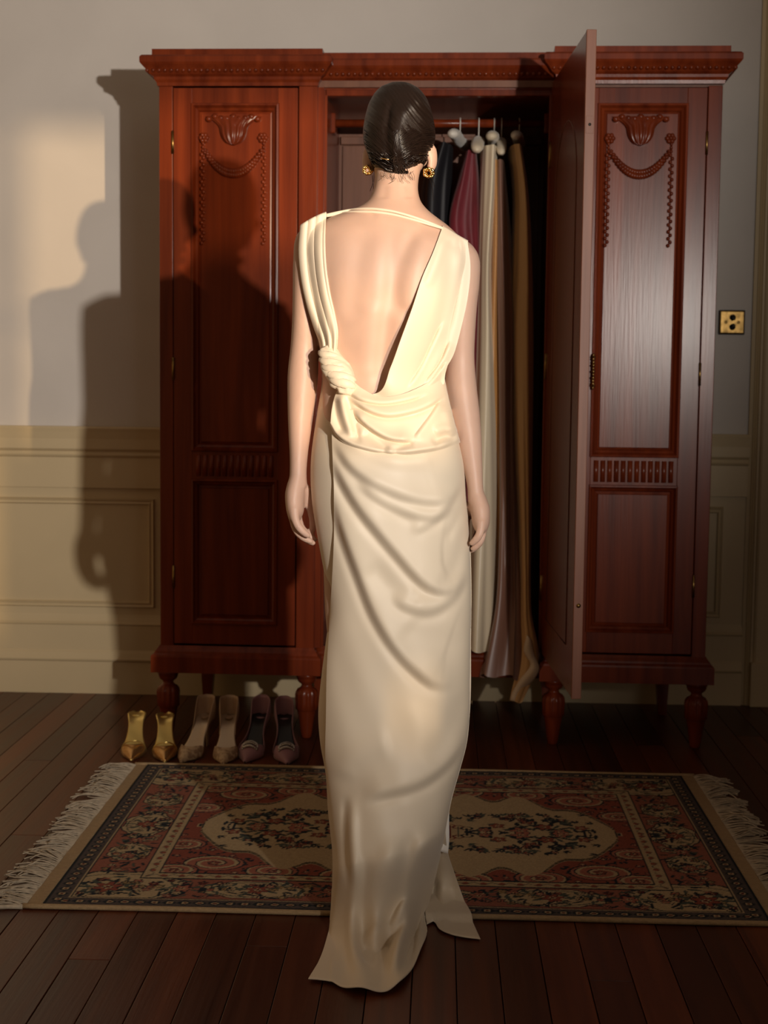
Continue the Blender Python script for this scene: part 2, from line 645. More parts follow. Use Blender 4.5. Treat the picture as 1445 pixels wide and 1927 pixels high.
def wbox(name, x0, x1, z0, z1):
    o = MB().box(x0, x1, YB - 0.08, YB - 0.04, z0, z1, 0.002).build(name, M['cream'], w1)
    return o


for a in ((WX0, WX0 + 0.04, WZ0, WZ1), (WX1 - 0.04, WX1, WZ0, WZ1)):
    wbox('window_stile', *a)
wbox('window_mullion', 2.505, 2.545, WZ0, WZ1)
wbox('glazing_bar', WX0, WX1, 1.475, 1.497)
wbox('light_blocker', 2.545, 2.665, WZ0, 1.285)  # unseen boards added in the window to keep the beam off the skirt
wbox('light_blocker', 2.665, 2.70, 1.04, 1.285)  # gap left underneath lets a small spot of the beam through
wbox('light_blocker', 2.70, 2.738, WZ0, 1.285)
wbox('light_blocker', 2.738, WX1, WZ0, 1.575)  # taller added board, keeps the beam off the lower left door
wbox('glazing_bar', 2.775, 2.79, WZ0, WZ1)
w2 = tag(empty('window_2', ((DX0 + DX1) / 2, YB - 0.06, DZ0)), 'taller window in the wall facing the wardrobe', kind='structure')
for a in ((DX0, DX0 + .03, DZ0, DZ1), (DX1 - .03, DX1, DZ0, DZ1), (DX0, DX1, DZ0, DZ0 + .03), (DX0, DX1, DZ1 - .03, DZ1)):
    MB().box(a[0], a[1], YB - 0.08, YB - 0.05, a[2], a[3]).build('window_frame', M['cream'], w2)

# the rest of the room: ceiling, and a wall on the right that steps back; the left wall is left out to let ambient light in
tag(MB().box(XL, XR, YB - 0.12, YW + 0.12, 2.9, 3.0).build('ceiling', M['wall']), 'plain pale ceiling', kind='structure')
tag(MB().box(2.2, 2.32, 1.0, YW, 0, 2.9).box(2.32, XR, 1.0, 1.12, 0, 2.9).box(XR, XR + .12, YB - .12, 1.12, 0, 2.9).build('wall_right', M['wall']),
    'pale wall on the door side of the room', kind='structure')

# ================================================================== WARDROBE
WANG = rad(-1.3)
wd = empty('wardrobe', (-0.016, 4.585, 0), WANG)
tag(wd, 'tall carved mahogany breakfront wardrobe with its middle door open', 'wardrobe')
DEP = 0.56
BX = 0.865
wood = M['wood']


def wbuild(b, name, material=wood, parent=wd, smooth=False, kind=None):
    return b.build(name, material, parent, True, smooth, kind)


ZB, ZT = 0.295, 2.052
for s in (-1, 1):
    side = lambda a, b_: (min(s * a, s * b_), max(s * a, s * b_))
    # closed side units: outer side, inner side, back, top, bottom
    x0, x1 = side(BX - 0.022, BX)
    wbuild(MB().box(x0, x1, 0.02, DEP, ZB, ZT), 'side_panel')
    x0, x1 = side(0.352, 0.372)
    wbuild(MB().box(x0, x1, 0.02, DEP, ZB, ZT), 'partition')
    x0, x1 = side(0.372, BX - 0.022)
    wbuild(MB().box(x0, x1, DEP - 0.015, DEP, ZB, ZT), 'back_panel', M['wood_in'])
    # front posts
    x0, x1 = side(0.822, BX)
    wbuild(MB().box(x0, x1, 0.0, 0.03, ZB, ZT, 0.002), 'post')
    x0, x1 = side(0.370, 0.428)
    wbuild(MB().box(x0, x1, 0.0, 0.06, ZB, ZT, 0.002), 'post')
# middle section
wbuild(MB().box(-0.352, 0.352, DEP - 0.015, DEP, ZB, ZT), 'back_panel', M['wood_in'])
wbuild(MB().box(-0.352, 0.352, 0.05, DEP - 0.015, ZB - 0.02, ZB, 0.0), 'bottom_board', M['wood_in'])
wbuild(MB().box(-BX, BX, 0.02, DEP, ZT, ZT + 0.02, 0.0), 'top_board', M['wood_in'])
wbuild(MB().box(-0.370, -0.344, 0.040, 0.062, ZB - 0.02, ZT, 0.002), 'frame_stile')
wbuild(MB().box(0.344, 0.370, 0.040, 0.062, ZB - 0.02, ZT, 0.002), 'frame_stile')
wbuild(MB().box(-0.352, 0.352, 0.040, 0.075, 2.030, 2.075, 0.002), 'top_rail')
# inner back boards seen to the left of the clothes
for i in range(6):
    a = -0.34 + i * 0.113
    wbuild(MB().box(a + 0.001, a + 0.112, DEP - 0.027, DEP - 0.0155, ZB + 0.002, 1.955, 0.0015), 'back_board', M['wood_in'])
wbuild(MB().box(-0.345, 0.345, DEP - 0.035, DEP - 0.0155, 1.958, 1.985, 0.002), 'back_batten', M['wood_in'])
wbuild(MB().tube([(-0.352, 0.30, 1.991), (0.352, 0.30, 1.991)], 0.0135, 16), 'hanging_rail', wood, smooth=True)
for s in (-1, 1):
    wbuild(MB().box(s * 0.352 - 0.012, s * 0.352 + 0.012, 0.27, 0.33, 1.955, 2.02, 0.004), 'rail_bracket', wood)

# cornice: stepped section swept round the three blocks (breakfront)
CP = [(0.004, 2.052), (0.006, 2.062), (0.012, 2.070), (0.014, 2.078), (0.024, 2.084), (0.030, 2.092), (0.036, 2.100), (0.046, 2.110), (0.050, 2.116),
      (0.050, 2.132), (0.044, 2.138), (0.018, 2.142), (0.018, 2.161)]


def cornice(x0, x1, yf, zo=0.0, lend=True, rend=True):
    b_ = MB()
    R = []
    for o, z in CP:
        l, r_ = x0 - (o if lend else 0), x1 + (o if rend else 0)
        R.append([(l, DEP, z + zo), (l, yf - o, z + zo), (r_, yf - o, z + zo), (r_, DEP, z + zo)])
    b_.rings(R)
    return b_


wbuild(cornice(-BX, -0.372, 0.0), 'cornice')
wbuild(cornice(0.372, BX, 0.0, 0.006), 'cornice')
wbuild(cornice(-0.372, 0.372, 0.040, -0.004, False, False), 'cornice')
bd = MB()


def beads(x0, x1, y, z):
    n = int((x1 - x0) / 0.0182)
    for i in range(n + 1):
        xx = x0 + (x1 - x0) * i / n
        bd.ell((xx, y, z), (0.0072, 0.0072, 0.0072), 8, 6)


beads(-BX - 0.03, -0.352, -0.030, 2.0945)
beads(0.352, BX + 0.03, -0.030, 2.1005)
beads(-0.330, 0.330, 0.010, 2.0905)
for s in (-1, 1):
    for i in range(28):
        bd.ell((s * (BX + 0.030), -0.02 + i * 0.0182, 2.0945 + (0.006 if s > 0 else 0)), (0.0072, 0.0072, 0.0072), 8, 6)
wbuild(bd, 'bead_moulding', wood, smooth=True, kind='stuff')

# plinth
PP = [(0.002, 0.297), (0.006, 0.290), (0.014, 0.280), (0.016, 0.274), (0.024, 0.268), (0.026, 0.262), (0.026, 0.212)]


def plinth(x0, x1, yf, lend=True, rend=True):
    R = []
    for o, z in PP:
        l, r_ = x0 - (o if lend else 0), x1 + (o if rend else 0)
        R.append([(l, DEP, z), (l, yf - o, z), (r_, yf - o, z), (r_, DEP, z)])
    return MB().rings(R)


wbuild(plinth(-BX, -0.372, 0.0), 'plinth')
wbuild(plinth(0.372, BX, 0.0), 'plinth')
wbuild(plinth(-0.372, 0.372, 0.045, False, False), 'plinth')

# turned, fluted feet
FT = [(0.014, 0.0), (0.016, 0.004), (0.019, 0.02), (0.026, 0.07), (0.030, 0.088), (0.031, 0.092), (0.036, 0.096), (0.0365, 0.118), (0.038, 0.140),
      (0.036, 0.152), (0.030, 0.160), (0.020, 0.166), (0.017, 0.172), (0.017, 0.176), (0.027, 0.184), (0.031, 0.192), (0.031, 0.199),
      (0.034, 0.200), (0.034, 0.212)]
for sx in (-0.845, -0.395, 0.395, 0.845):
    wbuild(MB().lathe(FT, (sx, 0.026, 0), 48, 12, 0.16, (0.097, 0.153)), 'foot', wood, smooth=True)
for sx in (-0.80, -0.40, 0.40, 0.80):
    z = np.linspace(0, 0.215, 6)
    wbuild(MB().rings([[(sx + a * w, DEP - 0.05 + b_ * w - 0.02 * (1 - zz / .215), zz) for a, b_ in ((-1, -1), (1, -1), (1, 1), (-1, 1))]
                       for zz, w in zip(z, np.linspace(0.014, 0.028, 6))]), 'back_foot')


def pyramid_panel(b_, x0, x1, z0, z1, yb, yf, m_):
    """fielded panel: flat raised centre with sloping margins"""
    R = [[(x0, yb, z0), (x1, yb, z0), (x1, yb, z1), (x0, yb, z1)],
         [(x0 + m_ * .75, yf + 0.004, z0 + m_ * .75), (x1 - m_ * .75, yf + 0.004, z0 + m_ * .75), (x1 - m_ * .75, yf + 0.004, z1 - m_ * .75), (x0 + m_ * .75, yf + 0.004, z1 - m_ * .75)],
         [(x0 + m_ * .8, yf, z0 + m_ * .8), (x1 - m_ * .8, yf, z0 + m_ * .8), (x1 - m_ * .8, yf, z1 - m_ * .8), (x0 + m_ * .8, yf, z1 - m_ * .8)]]
    b_.rings(R)
    return b_


def pic_frame(b_, x0, x1, z0, z1, w, pf):
    R = []
    for cx_, cz_, sx, sz in ((x0, z0, 1, 1), (x1, z0, -1, 1), (x1, z1, -1, -1), (x0, z1, 1, -1)):
        R.append([(cx_ + sx * w * s, y, cz_ + sz * w * s) for s, y in pf])
    R.append(R[0])
    b_.rings(R, close=False, cap=False)
    return b_


MOULD = [(0.0, 0.0), (0.08, -0.006), (0.3, -0.007), (0.42, -0.002), (0.55, 0.004), (0.8, 0.008), (1.0, 0.016)]


def side_door(s):
    """s=-1 left unit door, +1 right unit door (mirror)"""
    d = empty('door')
    d.parent = wd
    X = lambda a: s * a
    bx = lambda a, b_: (min(X(a), X(b_)), max(X(a), X(b_)))
    pr = lambda b_, n, mt=wood, sm=False: b_.build(n, mt, d, True, sm)
    z0, z1 = 0.304, 2.046
    o_, i_ = 0.819, 0.431          # outer and inner edge
    po, pi = 0.760, 0.492          # panel opening
    th = 0.022
    pr(MB().box(*bx(po, o_), -0.004, th, z0, z1, 0.0015), 'stile')
    pr(MB().box(*bx(i_, pi), -0.004, th, z0, z1, 0.0015), 'stile')
    for a, b_ in ((1.996, z1), (0.830, 0.924), (z0, 0.372)):
        pr(MB().box(*bx(pi, po), -0.0035, th, a, b_, 0.0008), 'rail')
    f = pr(pyramid_panel(MB(), *bx(pi, po), 0.924, 1.996, 0.018, 0.006, 0.034), 'upper_panel')
    pr(pyramid_panel(MB(), *bx(pi, po), 0.372, 0.830, 0.018, 0.006, 0.034), 'lower_panel')
    pr(pic_frame(MB(), *bx(pi - 0.004, po + 0.004), 0.920, 2.000, 0.026, [(q, y - 0.004) for q, y in MOULD]), 'panel_moulding')
    pr(pic_frame(MB(), *bx(pi - 0.004, po + 0.004), 0.368, 0.834, 0.022, [(q, y - 0.004) for q, y in MOULD]), 'panel_moulding')
    # fluted strip between the panels
    xa, xb = bx(0.499, 0.751)
    n = 12
    for i in range(n):
        c = xa + (xb - xa) * (i + .5) / n
        pr(MB().tube([(c, -0.002, 0.843), (c, -0.002, 0.910)], [(0.0085, 0.007)] * 2, 8), 'flute', wood, True)
    # carved basket, rosettes, swag and drops on the upper panel
    cx_ = X(0.626) - 0.006
    R = []
    for i in range(13):
        t = i / 12
        zz = 1.872 + 0.088 * t
        hw = 0.040 * math.sqrt(max(0, 1 - (1 - min(1, t * 1.6)) ** 2)) + 0.046 * max(0, (t - 0.55) / 0.45) ** 1.8 + 0.003
        dp = 0.020 * math.sin(math.pi * min(1, 0.25 + t * .62)) + 0.004
        ring = []
        for j in range(41):
            a = math.pi * j / 40
            fl_ = 1 + 0.22 * abs(math.sin(7 * a)) * (1 if t < 0.72 else 0.5) + (0.25 * abs(math.sin(11 * a + 3 * t)) if t >= 0.72 else 0)
            ring.append((cx_ + hw * math.cos(a), 0.0065 - dp * math.sin(a) ** 0.7 * fl_, zz))
        R.append(ring)
    bb = MB().rings(R, close=False, cap=False)
    bb.rings([[(p[0], 0.0065 + 0 * p[1], p[2]) for p in R[-1]], R[-1]], close=False, cap=False)
    for j in range(9):
        a = (j - 4) / 4
        bb.ell((cx_ + 0.076 * a, -0.002, 1.955 + 0.004 * math.cos(a * 9)), (0.0105, 0.011, 0.009), 8, 6)
    pr(bb, 'carved_basket', wood, True)
    g = MB()
    for i in range(25):
        t = -1 + 2 * i / 24
        rr = 0.0075 + 0.0045 * (1 - t * t)
        for q in (-1, 1):
            g.ell((cx_ + 0.088 * t, 0.003, 1.787 + 0.066 * abs(t) ** 2.1 + q * rr * .5), (rr, 0.0115, rr * .8), 7, 5)
    pr(g, 'carved_swag', wood, True)
    for q in (-1, 1):
        r0 = MB()
        for i in range(6):
            a = i * math.pi / 3
            r0.ell((cx_ + q * 0.092 + 0.010 * math.cos(a), 0.002, 1.895 + 0.010 * math.sin(a)), (0.0075, 0.009, 0.0075), 7, 5)
        r0.ell((cx_ + q * 0.092, 0.0, 1.895), (0.007, 0.012, 0.007), 8, 6)
        for i in range(3):
            r0.ell((cx_ + q * 0.095, 0.003, 1.878 - i * 0.011), (0.005, 0.007, 0.006), 7, 5)
        pr(r0, 'carved_rosette', wood, True)
        dp_ = MB()
        for i in range(27):
            zz = 1.845 - i * 0.0105
            dp_.ell((cx_ + q * 0.096 + 0.003 * (1 if i % 2 else -1), 0.004, zz), (0.006, 0.007, 0.0065), 7, 5)
        pr(dp_, 'carved_drop', wood, True)
    # hinges
    for zz in (1.88, 1.18, 0.52):
        pr(MB().tube([(X(0.8205), -0.006, zz - 0.035), (X(0.8205), -0.006, zz + 0.035)], 0.0042, 8), 'hinge', M['brass'], True)
    # drop handle by the meeting edge
    hx = X(0.492) if s > 0 else X(0.441)
    hb = MB()
    hz = 1.185
    for q in (-1, 1):
        hb.ell((hx, -0.008, hz + q * 0.044), (0.009, 0.005, 0.007), 10, 6)
        hb.tube([(hx, -0.006, hz + q * 0.044), (hx, -0.024, hz + q * 0.042)], 0.003, 8)
        hb.ell((hx, -0.024, hz + q * 0.050), (0.004, 0.004, 0.006), 8, 6)
    for i in range(9):
        t = -1 + 2 * i / 8
        hb.ell((hx, -0.025, hz + t * 0.038), (0.0042 + 0.0022 * math.cos(t * 7) ** 2,) * 2 + (0.006,), 8, 6)
    pr(hb, 'handle', M['brass'], True)
    return d


side_door(-1)
side_door(1)

# middle door, standing open toward the room
od = empty('open_door')
od.parent = wd
od.location = (0.348, 0.036, 0)
hx_, hy_ = 0.055, -0.70           # where the free edge stands, seen from the hinge
ang = math.atan2(hx_, -hy_)
od.rotation_euler = (0, 0, -math.pi / 2 + ang)
tag(od, 'plain inner face of the open middle door')
LEN = 0.70
pr = lambda b_, n, mt=wood, sm=False: b_.build(n, mt, od, True, sm)
zo0, zo1 = 0.296, 2.066
# local: x from hinge to free edge, y outward (+y = carved outer face side)
pr(MB().box(0.0, LEN - 0.012, 0.002, 0.024, zo0, zo1, 0.001), 'door_leaf')
pr(MB().box(LEN - 0.012, LEN, 0.0, 0.026, zo0, zo1, 0.0015), 'door_edge', M['wood_edge'])
pr(pic_frame(MB(), 0.10, LEN - 0.10, 0.42, 1.95, 0.03, [(0, 0.0238), (.2, 0.034), (.6, 0.028), (1, 0.0235)]), 'panel_moulding')
arc = [(0.14, 1.70)] + [(0.35 - 0.21 * math.cos(math.pi * i / 14), 1.72 + 0.17 * math.sin(math.pi * i / 14)) for i in range(15)] + [(0.56, 1.70), (0.56, 0.42), (0.14, 0.42), (0.14, 1.70)]
pr(MB().tube([(a, 0.0012, z) for a, z in arc], 0.0018, 6), 'inlay_line', M['wood_in'], True)
pr(MB().box(LEN - 0.002, LEN + 0.001, 0.003, 0.023, 1.80, 1.845, 0.0005), 'latch_plate', M['wood_edge'])
pr(MB().tube([(LEN - 0.001, 0.013, 1.823), (LEN + 0.0016, 0.013, 1.823)], 0.004, 10), 'latch_hole', M['dark'], True)
pr(MB().tube([(LEN - 0.001, 0.013, 0.552), (LEN + 0.003, 0.013, 0.552)], 0.006, 12), 'catch', M['brass'], True)
for zz in (1.85, 1.2, 0.5):
    pr(MB().tube([(-0.002, 0.001, zz - .04), (-0.002, 0.001, zz + .04)], 0.004, 8), 'hinge', M['brass'], True)

# ================================================================== SWITCH PLATE
sp = empty('light_switch', (1.029, YW, 1.368))
tag(sp, 'square brass light switch plate with two dark toggles beside the door casing', 'light switch')
MB().box(-0.046, 0.046, -0.004, 0.006, -0.043, 0.043, 0.003).build('back_plate', M['dark'], sp, True)
MB().box(-0.043, 0.043, -0.010, -0.003, -0.040, 0.040, 0.004).build('face_plate', M['brass'], sp, True)
for s in (-1, 1):
    t = MB().lathe([(0.011, 0), (0.011, 0.003), (0.006, 0.005), (0.005, 0.016), (0.007, 0.02), (0.004, 0.024)], (0, 0, 0), 16)
    me = t.mesh('toggle')
    me.transform(Matrix.Translation((0.001, -0.009, s * 0.017)) @ Matrix.Rotation(rad(90 + s * 14), 4, 'X'))
    link('toggle', me, M['dark'], sp, True)
    s_ = MB().lathe([(0.0055, 0), (0.005, 0.002), (0.002, 0.0026)], (0, 0, 0), 12).mesh('screw')
    s_.transform(Matrix.Translation((s * 0.022, -0.010, 0)) @ Matrix.Rotation(rad(90), 4, 'X'))
    link('screw', s_, M['brass'], sp, True)

# ================================================================== RUG
RX0, RX1, RY0, RY1 = -0.885, 0.765, 3.045, 4.238
rug = empty('rug', ((RX0 + RX1) / 2, (RY0 + RY1) / 2, 0))
tag(rug, 'fringed oriental rug with cream medallion on a rose red field', 'rug')


def paint_rug(nx, ny, hx, hy):
    """woven pattern in centimetres, mirrored on both axes"""
    lin = lambda *c: np.array(c, float)
    CR, RED, ROSE, NAVY = lin(.43, .33, .195), lin(.24, .070, .048), lin(.33, .125, .085), lin(.018, .024, .032)
    GRN, GOLD, GRY, DKR = lin(.07, .085, .07), lin(.27, .19, .09), lin(.085, .070, .066), lin(.12, .020, .020)
    xs = np.abs(np.linspace(-hx, hx, nx))
    ys = np.abs(np.linspace(-hy, hy, ny))
    X, Y = np.meshgrid(xs, ys)
    C = np.zeros((ny, nx, 3)) + CR
    e = np.minimum(hx - X, hy - Y)
    rs = np.random.default_rng(5)

    def put(mask, col):
        C[mask] = col

    def flower(cx, cy, r, p, c=CR, n=5, o=NAVY, zone=None):
        d = np.hypot(X - cx, Y - cy)
        a = np.arctan2(Y - cy, X - cx)
        R = r * (0.78 + 0.22 * np.cos(n * a + cx))
        z = True if zone is None else zone
        put((d < R + .28) & z, o)
        put((d < R) & z, p)
        put((d < .62 * R) & (np.cos(n * a + cx) < -.35) & z, o)
        put((d < .40 * R) & z, c)
        put((d < .2 * R) & z, DKR)

    def leaf(cx, cy, l, w, a, col=NAVY, zone=None):
        dx, dy = X - cx, Y - cy
        u, v = dx * math.cos(a) + dy * math.sin(a), -dx * math.sin(a) + dy * math.cos(a)
        z = True if zone is None else zone
        put(((u / l) ** 2 + (v / w) ** 2 < 1) & z, col)

    def arc(cx, cy, rx, ry, w, col, a0=-math.pi, a1=math.pi, zone=None):
        dx, dy = (X - cx) / rx, (Y - cy) / ry
        d = np.abs(np.hypot(dx, dy) - 1) * min(rx, ry)
        a = np.arctan2(dy, dx)
        z = True if zone is None else zone
        put((d < w) & (a >= a0) & (a <= a1) & z, col)

    def sprig(cx, cy, r, zone, cols=(RED, ROSE), n=3):
        for i in range(n * 2):
            a = rs.uniform(0, 6.28)
            leaf(cx + r * .9 * math.cos(a), cy + r * .9 * math.sin(a), r * .42, r * .14, a + rs.uniform(-.5, .5), NAVY if rs.random() < .6 else GRN, zone)
        flower(cx, cy, r * .5, cols[rs.integers(len(cols))], zone=zone)

    # guard bands
    put(e < 0.9, NAVY)
    g1 = (e >= 0.9) & (e < 4.8)
    put(g1, GRY)
    s = np.where(hx - X < hy - Y, Y, X)
    put(g1 & (np.abs(e - 2.85) < 1.25 * np.abs(np.sin(s * .95))), NAVY)
    put(g1 & (np.hypot((s % 3.3) - 1.65, e - 2.85) < .75), CR)
    put(g1 & (np.hypot((s % 3.3) - 1.65, e - 2.85) < .45), DKR)
    put((e >= 4.8) & (e < 5.2), CR)
    put((e >= 5.2) & (e < 5.6), NAVY)
    # main border
    mb = (e >= 5.6) & (e < 18)
    put(mb, ROSE * .85)
    for cx, cy, rx, ry in ((0, hy - 11.8, 15, 5.6), (33, hy - 11.8, 12, 5.4), (hx - 14, hy - 12, 15, 10.0), (hx - 11.8, 0, 5.8, 10.0), (hx - 11.8, 22, 5.0, 6.0)):
        dd = np.hypot((X - cx) / rx, (Y - cy) / ry) + 0.06 * np.cos(8 * np.arctan2((Y - cy) / ry, (X - cx) / rx))
        put(mb & (dd < 1.06), NAVY)
        put(mb & (dd < 1.0), CR)
        arc(cx, cy, rx * .86, ry * .86, .16, GRN, zone=mb & (dd < 1))
    for i in range(300):
        if rs.random() < .66:
            cx, cy = rs.uniform(0, hx - 6), hy - rs.uniform(7, 17)
        else:
            cx, cy = hx - rs.uniform(7, 17), rs.uniform(0, hy - 6)
        i_, j_ = np.searchsorted(-np.linspace(hy, 0, ny // 2), -cy), 0
        if rs.random() < .55:
            leaf(cx, cy, rs.uniform(.9, 1.8), rs.uniform(.3, .5), rs.uniform(0, 3.14), NAVY if rs.random() < .6 else GRN, mb)
        else:
            flower(cx, cy, rs.uniform(.8, 1.3), (ROSE, CR, GOLD, DKR)[rs.integers(4)], (CR, GOLD)[rs.integers(2)], zone=mb)
    for cx, cy, r in ((hx - 12, hy - 12, 3.4), (33, hy - 11.8, 2.6), (0, hy - 11.8, 3.0), (hx - 11.8, 0, 2.8), (16.5, hy - 11.8, 2.2), (50, hy - 11.8, 2.2), (hx - 11.8, 25, 2.0), (hx - 11.8, 13, 2.0)):
        for a in np.linspace(0, 6.28, 8)[:-1]:
            leaf(cx + r * 1.5 * math.cos(a), cy + r * 1.15 * math.sin(a), r * .5, r * .17, a, NAVY if int(a * 3) % 2 else GRN, mb)
        flower(cx, cy, r, RED if r > 2.4 else ROSE, CR, 6, zone=mb)
    put((e >= 18) & (e < 18.4), NAVY)
    g2 = (e >= 18.4) & (e < 21.6)
    put(g2, CR)
    put(g2 & (np.hypot(((s + 1) % 4.2) - 2.1, e - 20) < .8), RED)
    put(g2 & (np.abs(e - 20 + .7 * np.sin(s * 1.5)) < .16), GRN)
    put((e >= 21.6) & (e < 22.1), NAVY)
    # field
    fd = e >= 22.1
    put(fd, RED)
    for i in range(330):
        cx, cy = rs.uniform(0, hx - 22), rs.uniform(0, hy - 22)
        if rs.random() < .7:
            leaf(cx, cy, rs.uniform(.5, 1.0), rs.uniform(.28, .45), rs.uniform(0, 3.14), NAVY, fd)
        else:
            flower(cx, cy, .8, ROSE, CR, zone=fd)
    fx, fy = hx - 22.1, hy - 22.1
    # cream medallion with scalloped outline and tapered ends
    lim = fy * (0.84 + 0.10 * np.cos(X * .42)) * np.sqrt(np.clip(1 - (X / (fx * .93)) ** 6, 0, 1)) * (1 - 0.35 * sstep(fx * .45, fx * .85, X))
    for off, col in ((1.4, CR), (1.0, NAVY), (.5, GOLD), (.1, NAVY), (-.35, CR)):
        put(fd & (Y < lim + off) & (X < fx * .93 + off), col)
    md = fd & (Y < lim - .4)
    zz = fd & ~md
    for cx, cy, r0, sg in ((fx * .80, fy * .80, 5.2, 1), (fx * .55, fy * .93, 4.4, -1), (fx * .24, fy * .98, 4.6, 1), (fx * .97, fy * .42, 4.0, -1), (fx * .95, fy * .95, 4.0, 1)):
        d = np.hypot((X - cx) * .75, Y - cy)
        a = np.arctan2(Y - cy, (X - cx) * .75) * sg
        put(zz & (d < r0 + .4), NAVY)
        put(zz & (d < r0), ROSE)
        sp_ = (d / r0 * 2.2 - a / 6.2832) % 1.0
        put(zz & (d < r0) & (sp_ < .30), CR)
        put(zz & (d < r0) & (sp_ > .30) & (sp_ < .42), NAVY)
        flower(cx, cy, r0 * .28, RED, CR, zone=zz)
    # bouquet
    for i in range(62):
        a, r = rs.uniform(0, 6.28), rs.uniform(3, 13)
        cx, cy = fx * .56 + r * 1.25 * math.cos(a), abs(r * .95 * math.sin(a))
        leaf(cx, cy, rs.uniform(1.0, 2.1), rs.uniform(.4, .65), rs.uniform(0, 3.14), NAVY if rs.random() < .7 else GRN, md)
    for cx, cy, r in ((fx * .50, 1.8, 2.7), (fx * .61, 5.2, 2.4), (fx * .68, 1.2, 2.1), (fx * .40, 5.6, 2.0), (fx * .54, 9.4, 2.0), (fx * .78, 4.8, 1.8), (fx * .44, 12.0, 1.6), (fx * .34, 2.0, 1.7)):
        flower(cx, cy, r, (RED, ROSE)[int(r * 10) % 2], CR, zone=md)
    # urn motif and branches near the middle
    for q in range(5):
        put(md & (np.abs(X - 6 - q * 2.2) < .28) & (Y < 5.5 - abs(q - 2) * 1.2), (NAVY, GRY, DKR, GRN, NAVY)[q])
        arc(6 + q * 2.2, 5.0 - abs(q - 2), 1.4, 1.2, .22, (DKR, NAVY, RED)[q % 3], zone=md)
    for i in range(46):
        cx, cy = rs.uniform(0, fx * .85), rs.uniform(8, 16)
        a = rs.uniform(0, 3.14)
        for k_ in (-.7, 0, .7):
            leaf(cx + 1.2 * math.cos(a + k_), cy + 1.0 * math.sin(a + k_), 1.1, .34, a + k_, NAVY if i % 3 else GRN, md)
        if i % 4 == 0:
            flower(cx, cy, 1.0, RED, CR, zone=md)
    leaf(fx * .8, 0, 1.0, 3.2, 0, NAVY, md)
    leaf(fx * .8, 0, .5, 2.4, 0, CR, md)
    noise = rs.normal(0, .07, (ny, nx, 1))
    return np.clip(C * (1 + noise), 0, 1)


END = 0.036           # cream flat-woven end
PX0, PX1, PY0, PY1 = RX0 + END, RX1 - END, RY0 + 0.014, RY1 - 0.012
NX, NY = 470, 350
pc = paint_rug(NX, NY, (PX1 - PX0) * 50, (PY1 - PY0) * 50)
gx, gy = np.meshgrid(np.linspace(PX0, PX1, NX), np.linspace(PY0, PY1, NY))
gz = 0.0075 + 0.0012 * np.sin(gx * 5 + gy * 3) + RNG.normal(0, 0.00025, gx.shape)
edge = np.minimum(np.minimum(gx - PX0, PX1 - gx), np.minimum(gy - PY0, PY1 - gy))
gz = np.where(edge < 0.002, 0.004, gz)
po = grid('pile', np.stack([gx, gy, gz], -1), M['rug'], rug)
at = po.data.color_attributes.new('pattern', 'FLOAT_COLOR', 'POINT')
at.data.foreach_set('color', np.concatenate([pc.reshape(-1, 3), np.ones((NX * NY, 1))], 1).ravel())
for y0, y1 in ((RY0, PY0 + 0.001), (PY1 - 0.001, RY1)):
    yc, rr = (y0 + y1) / 2, (y1 - y0) / 2
    MB().tube([(x_, yc + 0.0012 * math.sin(x_ * 9), 0.006) for x_ in np.linspace(RX0, RX1, 60)], [(0.0058, rr)] * 60, 10, up_=(0, 0, 1)).build('edge_cord', M['cord'], rug, smooth=True)
for x0, x1 in ((RX0, PX0 + 0.001), (PX1 - 0.001, RX1)):
    yy = np.linspace(RY0 + 0.005, RY1 - 0.005, 90)
    xx = np.linspace(x0, x1, 8)
    g0, g1 = np.meshgrid(xx, yy)
    grid('woven_end', np.stack([g0, g1, 0.0055 + 0.0006 * np.sin(g1 * 900) + 0 * g0], -1), M['cord'], rug, thick=0.004)
for s, xe in ((-1, RX0), (1, RX1)):
    fr = MB()
    for i in range(330):
        y = RY0 + 0.006 + (RY1 - RY0 - 0.012) * (i + random.random() * .6) / 330
        ln = random.uniform(0.05, 0.105)
        clump = math.sin(y * 47) * 0.5 + math.sin(y * 19 + 1) * 0.5
        bend = clump * 0.045 + random.uniform(-0.014, 0.014)
        lift = max(0, random.gauss(0.002, 0.006))
        curl = random.uniform(-0.02, 0.02)
        pts = [(xe - s * 0.004, y, 0.005), (xe + s * ln * .35, y + bend * .3, 0.005 + lift), (xe + s * ln * .7, y + bend * .75, 0.004 + lift * 1.2),
               (xe + s * ln * (1 - abs(curl) * 4), y + bend + curl, 0.0035 + lift * .4)]
        fr.tube(spl(pts, 7), 0.0017, 4, up_=(0, 0, 1), cap=False)
    # one longer twisted corner tassel at the front
    fr.tube(spl([(xe, RY0 + 0.004, .005), (xe + s * .05, RY0 - 0.004, .006), (xe + s * .105, RY0 - 0.026, .005)], 8), [0.006, .0055, .005, .005, .0045, .004, .003, .002], 8, up_=(0, 0, 1))
    f_ = fr.build('fringe', M['fringe'], rug, smooth=True, kind='stuff')

# ================================================================== SHOES


